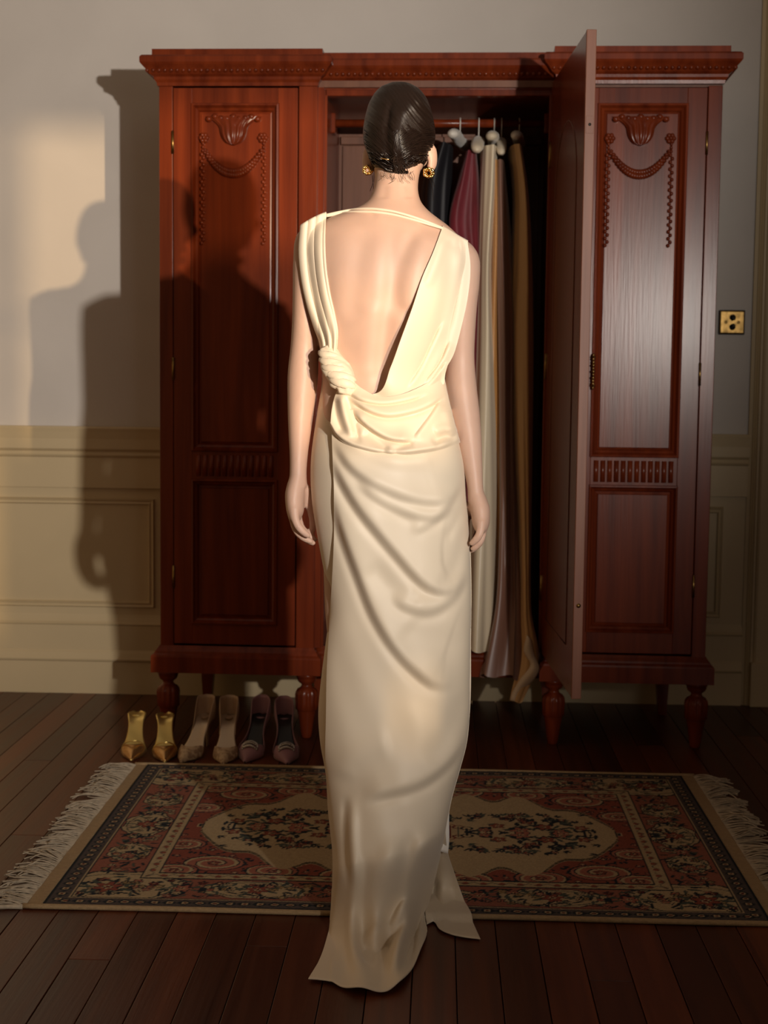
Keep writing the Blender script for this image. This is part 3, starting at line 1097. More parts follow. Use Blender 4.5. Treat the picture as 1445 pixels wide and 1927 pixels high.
def shoe(kind, toe, heel_px, label, group):
    """toe point on floor (pixel of the photograph), heel seat pixel at a depth 0.225 m behind it"""
    T = onZ(*toe, 0.0)
    Hh = onY(*heel_px, T[1] + 0.225)
    yaw = math.atan2(-(Hh[0] - T[0]), 0.225)
    root = empty('shoe', (T[0], T[1], 0), yaw)
    tag(root, label, 'shoe', group)
    Ln = 0.232
    HW = [(0, .002), (.05, .0065), (.12, .0150), (.22, .0275), (.32, .036), (.42, .034), (.55, .025), (.7, .022), (.82, .026), (.92, .026), (1, .009)]
    HZ = [(0, .006), (.12, .007), (.30, .009), (.42, .020), (.58, .052), (.75, .084), (.88, .096), (1, .099)]
    s = np.linspace(0, 1, 41)
    hw = np.maximum(itp(s, HW, 1), .002)
    z = itp(s, HZ, 1)
    pr_ = lambda b_, n, mt, sm=True: b_.build(n, mt, root, True, sm)
    ins, out_m = {'gold': ('gold_leather', 'glitter'), 'beige': ('silver_leather', 'beige_lace'), 'mauve': ('black_leather', 'mauve')}[kind]
    # sole / insole
    u = np.linspace(-1, 1, 13)
    P = np.stack([hw[:, None] * u, (s * Ln)[:, None] + 0 * u, z[:, None] + 0.004 * (u ** 2) * (0.3 + sstep(.5, .8, s))[:, None]], -1)
    g = grid('insole', P, M[ins], root, thick=0.005, local=True)
    # vamp
    e0 = .37 if kind != 'mauve' else .36
    sv = np.linspace(0, 1, 22)
    th = np.linspace(0, math.pi, 25)
    R = []
    for q in sv:
        ring = []
        for a in th:
            dip = 0.10 * math.sin(a) ** 2
            ss = q * (e0 + (0.04 if kind == 'mauve' else 0.0) - dip + (0.05 if kind == 'beige' else 0) * abs(math.cos(a)) ** 3)
            w = float(np.maximum(itp(ss, HW, 1), .002)) + .002
            zz = float(itp(ss, HZ, 1))
            hgt = 0.007 + 0.037 * (ss / .37) ** 1.05
            ring.append((w * math.cos(a), ss * Ln - 0.001, max(0.0015, zz - 0.004) + hgt * math.sin(a) ** 0.8))
        R.append(ring)
    v = grid('vamp', np.array(R), M[out_m], root, thick=-0.0015, local=True)
    # quarters
    if kind != 'gold':
        b0 = .36 if kind == 'mauve' else .62
        for_ = []
        sq = np.concatenate([np.linspace(b0, 1, 30), np.linspace(1, b0, 30)])
        sd = np.r_[-np.ones(30), np.ones(30)]
        R = []
        for q, d in zip(sq, sd):
            w = float(np.maximum(itp(q, HW, 1), .002)) + .001
            zz = float(itp(q, HZ, 1)) - .004
            if kind == 'mauve':
                hg = .030 - .012 * math.sin(math.pi * min(1, (q - .36) / .5)) + .036 * float(sstep(.7, 1, q))
            else:
                hg = .004 + .064 * float(sstep(.60, .93, q))
            R.append([(d * w * (1 + .10 * math.sin(math.pi * t)), q * Ln + .002 * t * (q > .97), zz + hg * t) for t in np.linspace(0, 1, 7)])
        grid('quarter', np.array(R), M['mauve' if kind == 'mauve' else 'beige_leather'], root, thick=0.0018, local=True)
    # heel
    hb = MB()
    R = []
    for t in np.linspace(0, 1, 9):
        zz = 0.094 * (1 - t)
        rr = 0.0045 + 0.017 * (1 - t) ** 2.6
        cy_ = Ln * (0.915 + 0.03 * t)
        R.append([(rr * math.cos(a), cy_ + rr * .9 * math.sin(a), zz + (0.002 if t == 0 else 0)) for a in np.linspace(0, 2 * math.pi, 15)[:-1]])
    hb.rings(R)
    pr_(hb, 'heel', M[{'gold': 'gold_leather', 'beige': 'beige_leather', 'mauve': 'mauve'}[kind]])
    if kind == 'mauve':
        br = MB()
        for i in range(9):
            t = (i - 4) / 4
            for q in range(2):
                br.ell((0.022 * t, Ln * .265 + .008 * q - .004, 0.040 + .008 * q - .010 * t * t), (.0036, .0036, .0036), 8, 6)
        br.tube(spl([(-.024, Ln * .26, .034), (0, Ln * .25, .043), (.024, Ln * .26, .034), (.02, Ln * .30, .044), (0, Ln * .31, .052), (-.02, Ln * .30, .044), (-.024, Ln * .26, .034)], 30), .0022, 6)
        pr_(br, 'brooch', M['steel'])
    if kind == 'gold':
        pr_(MB().tube([(.0375 * math.cos(a), Ln * (.345 - .10 * math.sin(a) ** 2), .006 + .043 * math.sin(a) ** .8) for a in np.linspace(0.05, 3.09, 24)], .0022, 6), 'topline_trim', M['gold_leather'])
    if kind == 'beige':
        pr_(MB().ell((0, Ln * .86, 0.0985), (.012, .016, .0015), 14, 6), 'heel_pad', M['beige_leather'])
    return root


shoe('gold', (247, 1433), (259, 1330), 'gold mule with beaded toe standing farthest from the mauve pumps', 'gold mules by the rug')
shoe('gold', (310, 1436), (311, 1332), 'gold mule with beaded toe standing beside the beige pumps', 'gold mules by the rug')
shoe('beige', (340, 1437), (393, 1330), 'beige lace pointed pump standing beside the gold mules', 'beige lace pumps by the rug')
shoe('beige', (420, 1440), (432, 1332), 'beige lace pointed pump standing beside the mauve pumps', 'beige lace pumps by the rug')
shoe('mauve', (461, 1437), (494, 1332), 'mauve pointed pump with jewelled toe standing beside the beige pumps', 'mauve pumps by the rug')
shoe('mauve', (541, 1440), (534, 1334), 'mauve pointed pump with jewelled toe standing beside the ivory dress', 'mauve pumps by the rug')

# ================================================================== HANGERS AND GOWNS
ROD_Y, ROD_Z = 4.585 + 0.30, 1.991


def hanger(hook_px, end_px, pad, label, size=1.0, near=4.70):
    hx0 = onY(hook_px, 232, ROD_Y)[0]
    e_ = onY(end_px[0], end_px[1], near)
    neck = np.array([hx0, ROD_Y, ROD_Z - 0.055])
    far = np.array([2 * neck[0] - e_[0] * .6 - neck[0] * .4, 2 * ROD_Y - near - 0.02, e_[2] + .006])
    root = empty('padded_hanger', tuple(neck))
    tag(root, label, 'hanger', 'padded hangers on the wardrobe rail')
    ry = ROD_Y
    path = [(hx0, ry - 0.004, ROD_Z - 0.055), (hx0, ry - 0.003, ROD_Z - 0.030), (hx0, ry - 0.0165, ROD_Z - .006), (hx0, ry - 0.016, ROD_Z + .008), (hx0, ry - 0.004, ROD_Z + .0165),
            (hx0, ry + 0.010, ROD_Z + .0135), (hx0, ry + 0.0165, ROD_Z + .001)]
    MB().tube(spl(path, 22), 0.0021, 8, up_=(1, 0, 0)).build('hook', M['steel'] if False else M['padding'], root, smooth=True)
    ctl = [e_, e_ * .7 + neck * .3 + (0, 0, .006), neck + (0, 0, -.004), far * .7 + neck * .3 + (0, 0, .006), far]
    c = spl(ctl, 27)
    t = np.linspace(0, 1, 27)
    r_ = .0205 * size * np.sqrt(np.clip(1 - (2 * t - 1) ** 10, 0.02, 1)) * (1 + .05 * np.sin(t * 60))
    MB().tube(c, [(a, a * .82) for a in r_], 14, up_=(1, 0, 0)).build('padded_arm', pad, root, smooth=True)
    return root


hanger(866, (850, 252), M['padding'], 'white padded hanger carrying the black dress', 1.0, 4.71)
hanger(901, (897, 283), M['padding2'], 'cream padded hanger carrying the burgundy velvet dress', 1.0, 4.70)
hanger(930, (925, 257), M['padding2'], 'cream padded hanger carrying the champagne gown', 1.0, 4.72)
hanger(944, (943, 289), M['padding2'], 'small cream padded hanger carrying the mocha brown gown', .8, 4.73)
hanger(977, (970, 255), M['padding'], 'pale padded hanger carrying the tan satin gown', .9, 4.72)


def gown(name, label, material, rows, nf, amp, hem=None, phase=0.0, yoff=0.0, skew=0.0):
    """rows: (py, xl, xr, Y centre, Y half) measured at the near edge of the gown"""
    root = empty(name, tuple(onY(0.5 * (rows[0][1] + rows[0][2]), rows[0][0], rows[0][3])))
    tag(root, label, 'dress', 'gowns hanging in the wardrobe')
    ys = np.linspace(rows[0][0], rows[-1][0], 110)
    n = 120
    th = np.linspace(0, 2 * math.pi, n + 1)[:-1]
    P = np.zeros((len(ys), n, 3))
    for i, y in enumerate(ys):
        xl, xr, yc, yh = [float(itp(y, rows, q)) for q in (1, 2, 3, 4)]
        near = yc - yh
        a_, b_ = onY(xl, y, near), onY(xr, y, near)
        t = i / (len(ys) - 1)
        A = amp * (0.25 + .75 * t)
        f_ = A * (np.cos(nf * th + phase + 1.7 * t) + .55 * np.cos((nf * 2 - 1) * th + 2.1 * phase - 1.2 * t) + .4 * np.cos(3 * th + phase))
        hw = (b_[0] - a_[0]) / 2
        ex = 0.75
        cs_, sn = np.cos(th), np.sin(th)
        P[i, :, 0] = (a_[0] + b_[0]) / 2 + hw * np.sign(cs_) * np.abs(cs_) ** ex * (1 + f_) + skew * t * hw * sn
        P[i, :, 1] = yc + yh * np.sign(sn) * np.abs(sn) ** ex * (1 + f_ * .5)
        near_ = sstep(0.0, .6, -sn)
        P[i, :, 1] -= near_ * (.012 + .010 * t) * np.cos(np.sign(cs_) * np.abs(cs_) ** ex * (3.4 + 1.2 * math.sin(phase * 3)) + phase * 2 + 2.2 * t) * min(1, yh / .08)
        P[i, :, 2] = a_[2]
    if hem:
        dz = hem[0] * (np.sin(th * hem[1] + phase) * .6 + np.sin(th * 2.0 + phase) * .5)
        w = sstep(.8, 1, np.linspace(0, 1, len(ys)))[:, None]
        P[:, :, 2] += dz * w
    o = grid('gown_body', P, material, root, closed=True)
    return root


gown('black_dress', 'black evening dress hanging behind the burgundy velvet dress', M['black_cloth'],
     [(268, 822, 853, 4.90, .17), (330, 796, 850, 4.89, .15), (420, 790, 846, 4.89, .15), (800, 785, 850, 4.89, .16), (1180, 790, 850, 4.9, .17)], 7, .10, phase=.4)
gown('burgundy_dress', 'burgundy velvet dress hanging between the black dress and champagne gown', M['velvet'],
     [(282, 876, 898, 4.89, .16), (330, 862, 902, 4.88, .15), (420, 842, 905, 4.87, .13), (470, 850, 906, 4.87, .13), (700, 836, 900, 4.88, .15), (1180, 834, 900, 4.9, .16)], 6, .14, phase=1.1)
gown('champagne_gown', 'champagne satin gown hanging beside the burgundy velvet dress', M['champ'],
     [(272, 907, 938, 4.89, .155), (340, 904, 936, 4.88, .15), (500, 900, 926, 4.86, .13), (640, 896, 930, 4.85, .14), (900, 884, 936, 4.82, .15), (1100, 876, 936, 4.76, .14), (1222, 872, 934, 4.72, .13)], 5, .13, hem=(.012, 3), phase=2.2)
gown('bronze_gown', 'bronze satin gown hanging between the champagne and mocha gowns', M['bronze'],
     [(300, 926, 944, 4.91, .15), (420, 924, 950, 4.90, .14), (600, 922, 946, 4.89, .13), (900, 922, 950, 4.86, .13), (1120, 920, 950, 4.8, .13), (1225, 918, 948, 4.78, .13)], 5, .12, phase=.9)
gown('mocha_gown', 'mocha brown gown hanging between the bronze and tan satin gowns', M['mocha'],
     [(300, 932, 952, 4.89, .14), (420, 930, 962, 4.87, .12), (600, 934, 974, 4.86, .13), (800, 938, 972, 4.84, .13), (1000, 938, 976, 4.78, .13), (1150, 930, 980, 4.66, .06), (1272, 908, 982, 4.58, .028)], 6, .15, hem=(.016, 4), phase=.2)
gown('tan_gown', 'tan gold satin gown hanging next to the open wardrobe door', M['tan'],
     [(270, 961, 984, 4.89, .155), (340, 968, 994, 4.88, .14), (480, 966, 1002, 4.86, .13), (620, 958, 1004, 4.85, .13), (800, 962, 1003, 4.83, .13), (1000, 972, 1001, 4.77, .12), (1150, 978, 1000, 4.64, .05), (1262, 976, 1010, 4.575, .024), (1318, 962, 985, 4.555, .014)], 5, .16, hem=(.01, 3), phase=1.9)
tl = bpy.data.objects['tan_gown']
# pale turned-up lining at the tan gown's trailing hem
q = np.array([[(992, 1195), (1000, 1205)], [(986, 1225), (1006, 1235)], [(998, 1250), (1014, 1258)], [(978, 1280), (1006, 1276)], [(964, 1304), (984, 1300)], [(960, 1318), (974, 1322)]], float)
Lp, Rp = spl(q[:, 0], 24), spl(q[:, 1], 24)
tt = np.linspace(0, 1, 9)
PPx = Lp[:, None, :] * (1 - tt)[None, :, None] + Rp[:, None, :] * tt[None, :, None]
yy = 4.548 - 0.008 * np.sin(math.pi * tt)[None, :] + 0.004 * np.sin(np.linspace(0, 9, 24))[:, None]
grid('hem_lining', onY(PPx[..., 0], PPx[..., 1], yy), M['tan_pale'], tl, thick=0.002)

# ================================================================== PERSON
YP = 3.0
person = empty('person', (-0.10, YP, 0))
tag(person, 'woman seen from behind in a backless ivory satin gown, dark hair pinned up', 'person')

# py, centre px, half width px, Y centre, back depth, front depth, shoulder tilt
TOR = [(158, 752, 4, 3.03, .010, .010, 0), (163, 752, 22, 3.03, .035, .035, 0), (172, 752, 36, 3.03, .055, .058, 0), (190, 752, 51, 3.03, .076, .082, 0),
       (215, 752, 60, 3.03, .090, .097, 0), (245, 752, 63, 3.03, .094, .100, 0), (275, 751, 61, 3.03, .088, .098, 0), (300, 750, 53, 3.03, .074, .094, 0),
       (322, 748, 43, 3.02, .058, .092, 0), (342, 746, 41, 3.005, .052, .060, 0), (362, 744, 43, 3.0, .053, .056, 0), (385, 741, 55, 2.995, .058, .060, .02), (400, 738, 76, 2.99, .064, .066, .05),
       (415, 735, 106, 2.99, .072, .078, .08), (440, 731, 138, 2.99, .088, .094, .09), (470, 728, 148, 2.99, .101, .106, .085), (520, 725, 143, 2.99, .108, .122, .06), (580, 723, 131, 2.99, .103, .122, .03),
       (640, 720, 120, 2.99, .092, .105, .0), (700, 718, 112, 2.99, .084, .094, 0), (760, 719, 112, 2.99, .090, .094, 0), (820, 722, 120, 2.995, .100, .094, 0), (900, 727, 128, 3.0, .108, .094, 0), (960, 728, 126, 3.0, .102, .090, 0), (1010, 728, 112, 3.0, .08, .08, 0)]


def torso_back(px, py):
    c, a, yc, bb = [itp(py, TOR, k_) for k_ in (1, 2, 3, 4)]
    t = np.clip(np.abs((px - c) / a), 0, .995)
    return yc - bb * (1 - t ** 2.3) ** (1 / 2.3)


bm_body = MB()
pys = np.concatenate([np.linspace(158, 175, 5), np.linspace(180, 1010, 100)])
th = np.linspace(0, 2 * math.pi, 73)[:-1]
R = []
for y in pys:
    c, a, yc, bb, bf, tl_ = [float(itp(y, TOR, k_)) for k_ in range(1, 7)]
    a = max(a, 2)
    e_ = 2 / 2.3
    cs_, sn = np.cos(th), np.sin(th)
    ux = np.sign(cs_) * np.abs(cs_) ** e_
    uy = np.sign(sn) * np.abs(sn) ** e_
    px = c + a * ux
    Y = yc + np.where(uy < 0, bb, bf) * uy
    pt = onY(px, np.full_like(px, y) + tl_ * (px - c), np.full_like(px, yc))
    pt[:, 1] = Y
    R.append(pt)
bm_body.rings(R)
PXM = YP / F


def limb(rows, n=20):
    """rows: (px, py, Y, half width m, half depth m)"""
    rows = np.asarray(rows, float)
    c = onY(rows[:, 0], rows[:, 1], rows[:, 2])
    P = spl(np.concatenate([c, rows[:, 3:5]], 1), 46)
    # round off both ends
    bm_body.tube(P[:, :3], [(a, b_) for a, b_ in P[:, 3:5]], n)


k = PXM
limb([(604, 432, 2.995, .026, .034), (590, 455, 2.995, .037, .044), (582, 490, 2.995, .033, .044), (577, 540, 3.0, .0285, .042), (575, 600, 3.005, .0275, .039), (573, 655, 3.01, .029, .036), (570, 705, 3.005, .0315, .037),
      (567, 755, 3.0, .0285, .035), (564, 810, 2.99, .0235, .030), (562, 860, 2.985, .0185, .026), (561, 893, 2.98, .0175, .024), (561, 915, 2.98, .019, .026)])
limb([(852, 462, 2.995, .026, .034), (868, 488, 2.995, .036, .044), (872, 525, 2.995, .0335, .044), (870, 570, 3.0, .0305, .042), (868, 620, 3.005, .029, .039), (866, 680, 3.01, .0295, .036), (868, 730, 3.005, .032, .037),
      (874, 775, 3.0, .031, .036), (882, 825, 2.99, .0265, .031), (889, 875, 2.985, .0205, .027), (894, 915, 2.98, .0165, .024), (896, 945, 2.98, .017, .025)])


def hand(s, wrist, knuckles, tips, thumb):
    w = onY(*wrist)
    # palm: fan from wrist to knuckles
    kn = [onY(*q_) for q_ in knuckles]
    mid = sum(kn) / 4
    P = spl(np.array([w + (0, 0, .012), w * .55 + mid * .45 + (s * .004, 0, 0), mid * .96 + w * .04, mid + (s * .001, 0, -.008)]), 14)
    sx = np.interp(np.linspace(0, 1, 14), [0, .4, .8, 1], [.0165, .0205, .0185, .012])
    sy = np.interp(np.linspace(0, 1, 14), [0, .4, .8, 1], [.025, .036, .041, .037])
    bm_body.tube(P, list(zip(sx, sy)), 16)
    # thenar pad
    tp = [onY(*q_) for q_ in thumb]
    bm_body.tube(spl(np.array(tp), 14), np.interp(np.linspace(0, 1, 14), [0, .35, .6, .85, 1], [.013, .0125, .0092, .0085, .005]), 12)
    for kq, tq in zip(kn, tips):
        pts = [kq + (0, 0, .012), kq] + [onY(*q_) for q_ in tq]
        bm_body.tube(spl(np.array(pts), 18), np.interp(np.linspace(0, 1, 18), [0, .25, .5, .6, .8, .94, 1], [.010, .0094, .0084, .0087, .0076, .0066, .0035]), 12)


hand(-1, (561, 905, 2.98), [(554, 966, 2.945), (552, 972, 2.966), (554, 974, 2.988), (560, 970, 3.010)],
     [[(561, 990, 2.940), (574, 1004, 2.944), (584, 1011, 2.95)], [(558, 998, 2.962), (573, 1013, 2.965), (590, 1021, 2.97)], [(561, 1000, 2.985), (576, 1015, 2.988), (594, 1024, 2.99)],
      [(568, 995, 3.010), (582, 1009, 3.012), (597, 1018, 3.012)]],
     [(572, 918, 2.990), (582, 945, 3.008), (588, 972, 3.018), (589, 990, 3.020), (587, 1003, 3.02)])
hand(1, (896, 940, 2.98), [(905, 990, 2.945), (908, 994, 2.966), (907, 995, 2.988), (902, 990, 3.010)],
     [[(901, 1008, 2.940), (892, 1019, 2.944), (884, 1025, 2.95)], [(905, 1015, 2.962), (896, 1028, 2.965), (886, 1036, 2.97)], [(904, 1017, 2.985), (895, 1030, 2.988), (883, 1038, 2.99)],
      [(896, 1012, 3.010), (888, 1026, 3.012), (881, 1033, 3.012)]],
     [(888, 950, 2.990), (880, 966, 3.008), (876, 984, 3.018), (877, 996, 3.020), (879, 1004, 3.02)])
# legs and feet under the gown
for sx, ax in ((-0.17, -0.165), (-0.035, -0.055)):
    zt = 0.92
    P = spl(np.array([(sx, 3.0, zt), (sx * .97 - .003, 3.0, .70), (ax, 3.0, .52), (ax, 2.99, .30), (ax, 3.0, .14), (ax, 3.01, .105)]), 30)
    rr = np.interp(np.linspace(0, 1, 30), [0, .3, .5, .66, .9, 1], [.070, .062, .050, .048, .033, .032])
    bm_body.tube(P, rr, 18)
    bm_body.tube(spl(np.array([(ax, 2.985, .105), (ax, 3.03, .085), (ax, 3.10, .045), (ax, 3.16, .032), (ax, 3.20, .03)]), 14),
                 [(a_, b_) for a_, b_ in zip(np.interp(np.linspace(0, 1, 14), [0, .5, .8, 1], [.026, .034, .038, .018]), np.interp(np.linspace(0, 1, 14), [0, .5, .8, 1], [.032, .03, .018, .012]))], 14)
# ears
HEAD_YAW = rad(-7)
for ex, ey, yy, w in ((814, 297, 3.012, .0080), (689, 303, 3.03, .0075)):
    c = onY(ex, ey, yy)
    bm_body.ell(c, (w, .017, .0275), 14, 10, rz=(-.45 if ex > 750 else .35))
    bm_body.ell(c + (-.004 if ex > 750 else .004, -.002, -.018), (.008, .011, .013), 12, 8)
# face on the far side
hc = onY(751, 290, 3.03)
for dx, dy, dz, r_ in ((0, .104, -.012, (.010, .016, .020)), (0, .098, .010, (.007, .012, .026)), (0, .094, -.048, (.019, .010, .006)), (0, .092, -.058, (.016, .010, .006)),
                       (0, .078, -.082, (.022, .020, .016)), (.035, .078, .000, (.024, .020, .018)), (-.035, .078, .000, (.024, .020, .018)), (0, .088, .034, (.045, .012, .008))):
    bm_body.ell(hc + np.array((dx, dy, dz)), r_, 12, 8)
bo = bm_body.build('body', M['skin'], person, smooth=True)
rm = bo.modifiers.new('remesh', 'REMESH')
rm.mode = 'VOXEL'
rm.voxel_size = 0.0034
sm = bo.modifiers.new('smooth', 'SMOOTH')
sm.factor = 0.5
sm.iterations = 9
dg = bpy.context.evaluated_depsgraph_get()
me2 = bpy.data.meshes.new_from_object(bo.evaluated_get(dg))
bo.modifiers.clear()
old = bo.data
bo.data = me2
bpy.data.meshes.remove(old)
me2.materials.clear()
me2.materials.append(M['skin'])
co = np.zeros(len(me2.vertices) * 3)
no = np.zeros(len(me2.vertices) * 3)
me2.vertices.foreach_get('co', co)
me2.vertices.foreach_get('normal', no)
co, no = co.reshape(-1, 3), no.reshape(-1, 3)
wco = co + np.array(person.location)


def project(Pw):
    v = Pw - CAM
    z = v @ fw
    return CX + F * (v @ rt) / z, CY - F * (v @ up) / z


bpx, bpy_ = project(wco)
BACK = [([(742, 415), (736, 500), (728, 600), (718, 700), (714, 770)], 17, .0060, 'v'),
        ([(784, 425), (766, 465), (752, 510), (746, 555), (756, 605)], 15, .0058, 'v'),
        ([(815, 430), (792, 490), (782, 545), (772, 600)], 27, .0062, 'r'),
        ([(690, 420), (678, 480), (668, 540), (660, 610)], 20, .0030, 'v'),
        ([(650, 420), (640, 490), (638, 560), (645, 620)], 26, .0036, 'r'),
        ([(700, 560), (690, 640), (682, 720)], 24, .0035, 'r'),
        ([(765, 580), (755, 650), (745, 720)], 24, .0035, 'r'),
        ([(700, 402), (745, 412), (800, 424)], 12, .0030, 'r'),
        ([(725, 345), (722, 375)], 9, .002, 'v'), ([(768, 345), (770, 375)], 9, .002, 'v')]
D = folds(bpx, bpy_, BACK) * sstep(0.1, 0.6, -no[:, 1]) * (wco[:, 1] < 3.0)
co = co + no * D[:, None]
me2.vertices.foreach_set('co', co.ravel())
me2.update()
me2.polygons.foreach_set('use_smooth', [True] * len(me2.polygons))
for s in (-1, 1):
    c = hc + np.array((s * .031, .088, .012))
    MB().ell(c, (.012, .012, .012), 12, 8).build('eye', M['lining'], person, smooth=True)

# ---------------------------------------------------------------- hair
HR = [(157, 752, 6, .012, .012), (160, 752, 20, .034, .034), (167, 751, 35, .056, .058), (180, 751, 47.5, .078, .078), (200, 751, 58, .096, .088), (220, 751, 63.5, .107, .080), (242, 751, 67.5, .115, .055),
      (270, 751, 66.5, .116, .028), (290, 750, 59, .110, .006), (305, 749, 53, .098, -.006), (320, 746, 43, .080, -.016), (330, 744, 32, .066, -.024), (337, 742, 17, .056, -.030)]
ys = np.linspace(157, 337, 120)
th = np.linspace(0, 2 * math.pi, 221)[:-1]
P = np.zeros((len(ys), len(th), 3))
UV = np.zeros((len(ys), len(th), 2))
for i, y in enumerate(ys):
    c, a, bb, bf = [float(itp(y, HR, q_)) for q_ in (1, 2, 3, 4)]
    cs_, sn = np.cos(th), np.sin(th)
    px = c + a * cs_
    dy = np.where(sn < 0, bb * sn, bf * sn)
    seam = 757 - 16 * np.sin((y - 180) / 160 * math.pi)
    flow = (y - 247) * .8 + np.abs(px - seam) * np.where(px > seam, -.72, .62) + 10 * np.sin(px * .03)
    back = sstep(0.0, .5, -sn)
    rel = .0007 * np.sin(flow * .31) + .0004 * np.sin(flow * .9 + 1)
    # the twist: a soft roll with a groove on its left
    roll = .0085 * np.exp(-((px - seam - 13) / 17) ** 2) - .0060 * np.exp(-((px - seam + 9) / 6.5) ** 2)
    roll = roll * sstep(195, 235, y) * (1 - .5 * sstep(300, 335, y))
    off = (rel + roll) * back
    pt = onY(px, np.full_like(px, y), np.full_like(px, 3.03))
    pt[:, 0] += cs_ * off
    pt[:, 1] = 3.03 + dy + sn * off
    P[i] = pt
    UV[i, :, 0] = flow / 160 + .5
    UV[i, :, 1] = (px - 680) / 140
hair = grid('hair', P, M['hair'], person, closed=True, uv=UV)
PH = P.copy()


def hair_pt(px, py, lift=.0006):
    i = int(np.clip((py - 157) / 180 * 119, 0, 119))
    row = PH[i]
    rx, _ = project(row)
    bk = np.where(row[:, 1] < 3.035)[0]
    j = bk[np.argmin(np.abs(rx[bk] - px))]
    p = row[j].copy()
    q_ = onY(px, py, p[1])
    d = q_ - np.array([onY(751, 250, 3.03)[0], 3.03, onY(751, 250, 3.03)[2]])
    return q_ + d / np.linalg.norm(d) * lift


st = MB()
rs_ = np.random.default_rng(3)
for i in range(620):
    y0 = rs_.uniform(164, 306)
    s_ = -1 if i % 2 else 1
    c, a = float(itp(y0, HR, 1)), float(itp(y0, HR, 2))
    y1 = np.clip(262 + (y0 - 240) * .62 + (28 if s_ < 0 else 14) + rs_.normal(0, 6), 178, 333)
    seam1 = 757 - 16 * math.sin((y1 - 180) / 160 * math.pi) + rs_.uniform(-4, 4)
    x0 = c + s_ * a * rs_.uniform(.8, .985)
    lf = rs_.uniform(.0002, .0009)
    pts = []
    for t in np.linspace(0, 1, 11):
        e = t ** 1.2
        pts.append((x0 + (seam1 - x0) * t, y0 + (y1 - y0) * e - s_ * 5 * math.sin(math.pi * t)))
    pp = []
    for x_, y_ in pts:
        cc, aa = float(itp(y_, HR, 1)), float(itp(y_, HR, 2))
        pp.append(hair_pt(float(np.clip(x_, cc - aa * .99, cc + aa * .99)), y_, lf))
    pp = spl(np.array(pp), 14)
    st.tube(pp, np.linspace(.0011, .0006, 14), 4, up_=(0, 0, 1), cap=False)
for i in range(170):
    q0 = rs_.uniform(-6, 24)
    pp = []
    for t in np.linspace(0, 1, 14):
        y_ = 196 + rs_.uniform(-.4, .4) + t * 138
        sm_ = 757 - 16 * math.sin((y_ - 180) / 160 * math.pi)
        x_ = sm_ + q0 * (1 - .75 * t) + 9 * math.sin(t * 5 + q0 * .12)
        pp.append(hair_pt(x_, y_, .0012))
    st.tube(spl(np.array(pp), 18), .0008, 4, up_=(0, 1, 0), cap=False)
st.build('hair_strands', M['hair2'], hair, smooth=True, kind='stuff')
hw_ = MB()
for i in range(26):
    x0 = random.uniform(712, 780)
    y0 = 322 + random.uniform(0, 10) - abs(x0 - 745) * .25
    ln = random.uniform(6, 20)
    yb = float(torso_back(x0, y0 + 20)) - .004
    pts = [onY(x0, y0, yb - .012), onY(x0 + random.uniform(-4, 4), y0 + ln * .5, yb - .005), onY(x0 + random.uniform(-9, 9), y0 + ln, yb - .002)]
    hw_.tube(spl(np.array(pts), 6), .00028, 4, cap=False)
for x0, x1, y0, y1 in ((700, 699, 330, 385), (806, 815, 330, 378), (803, 818, 325, 352), (702, 696, 325, 360)):
    hw_.tube(spl(np.array([onY(x0, y0, 3.03), onY((x0 + x1) / 2 + 3, (y0 + y1) / 2, 3.02), onY(x1, y1, 3.015)]), 10), .0005, 4, cap=False)
hw_.build('loose_strands', M['hair'], hair, smooth=True, kind='stuff')
hp = MB()
a_, b_ = onY(716, 298, 2.925), onY(732, 300, 2.918)
hp.tube([a_, b_], .0012, 6)
hp.build('hair_pin', M['gold'], hair, smooth=True)

# ---------------------------------------------------------------- earrings
for ex, ey, yy, sc in ((807, 325, 3.000, 1.0), (692, 320, 3.02, .9)):
    c = onY(ex, ey, yy)
    e_ = MB()
    for q_ in range(2):
        pts = []
        for i in range(25):
            a = rad(-70) + rad(330) * i / 24
            pts.append(c + np.array((.0075 * math.cos(a) * sc + (q_ - .5) * .004, (q_ - .5) * .006, .0085 * math.sin(a) * sc)))
        e_.tube(pts, [.0026 + .0007 * math.sin(i * 1.3 + q_ * 2) for i in range(25)], 8, up_=(0, 1, 0))
    for i in range(6):
        a = i * 1.05
        e_.ell(c + np.array((.006 * math.cos(a), -.004, .007 * math.sin(a) - .002)), (.0028,) * 3, 8, 6)
    e_.build('earring', M['gold'], person, smooth=True)

# ---------------------------------------------------------------- dress
dress = empty('dress')
dress.parent = person
tag(dress, 'ivory satin gown with an open draped back and a trailing skirt')
sat = M['satin']
# py, left, right, Y centre, back depth, front depth
SK = [(700, 606, 831, 2.995, .090, .100), (740, 601, 841, 2.995, .101, .102), (780, 594, 851, 2.995, .116, .104), (820, 588, 860, 3.0, .130, .106), (870, 583, 871, 3.0, .140, .106), (930, 584, 875, 3.0, .138, .106), (1000, 594, 881, 3.0, .126, .106),
      (1060, 605, 884, 3.0, .117, .106), (1110, 614, 885, 3.0, .112, .106), (1150, 618, 885, 3.0, .110, .106), (1200, 612, 884, 3.0, .109, .106), (1280, 602, 883, 3.0, .108, .106), (1340, 597, 882, 3.0, .108, .106), (1400, 601, 876, 3.0, .110, .106), (1450, 610, 863, 3.0, .114, .106),
      (1500, 616, 849, 3.0, .120, .106), (1560, 622, 837, 3.0, .132, .106), (1600, 626, 829, 3.0, .144, .106), (1660, 626, 815, 2.995, .166, .10), (1700, 624, 806, 2.99, .182, .10), (1740, 621, 802, 2.985, .200, .10)]
ys = np.linspace(700, 1470, 140)
th = np.linspace(0, 2 * math.pi, 121)[:-1]
P = np.zeros((len(ys), len(th), 3))
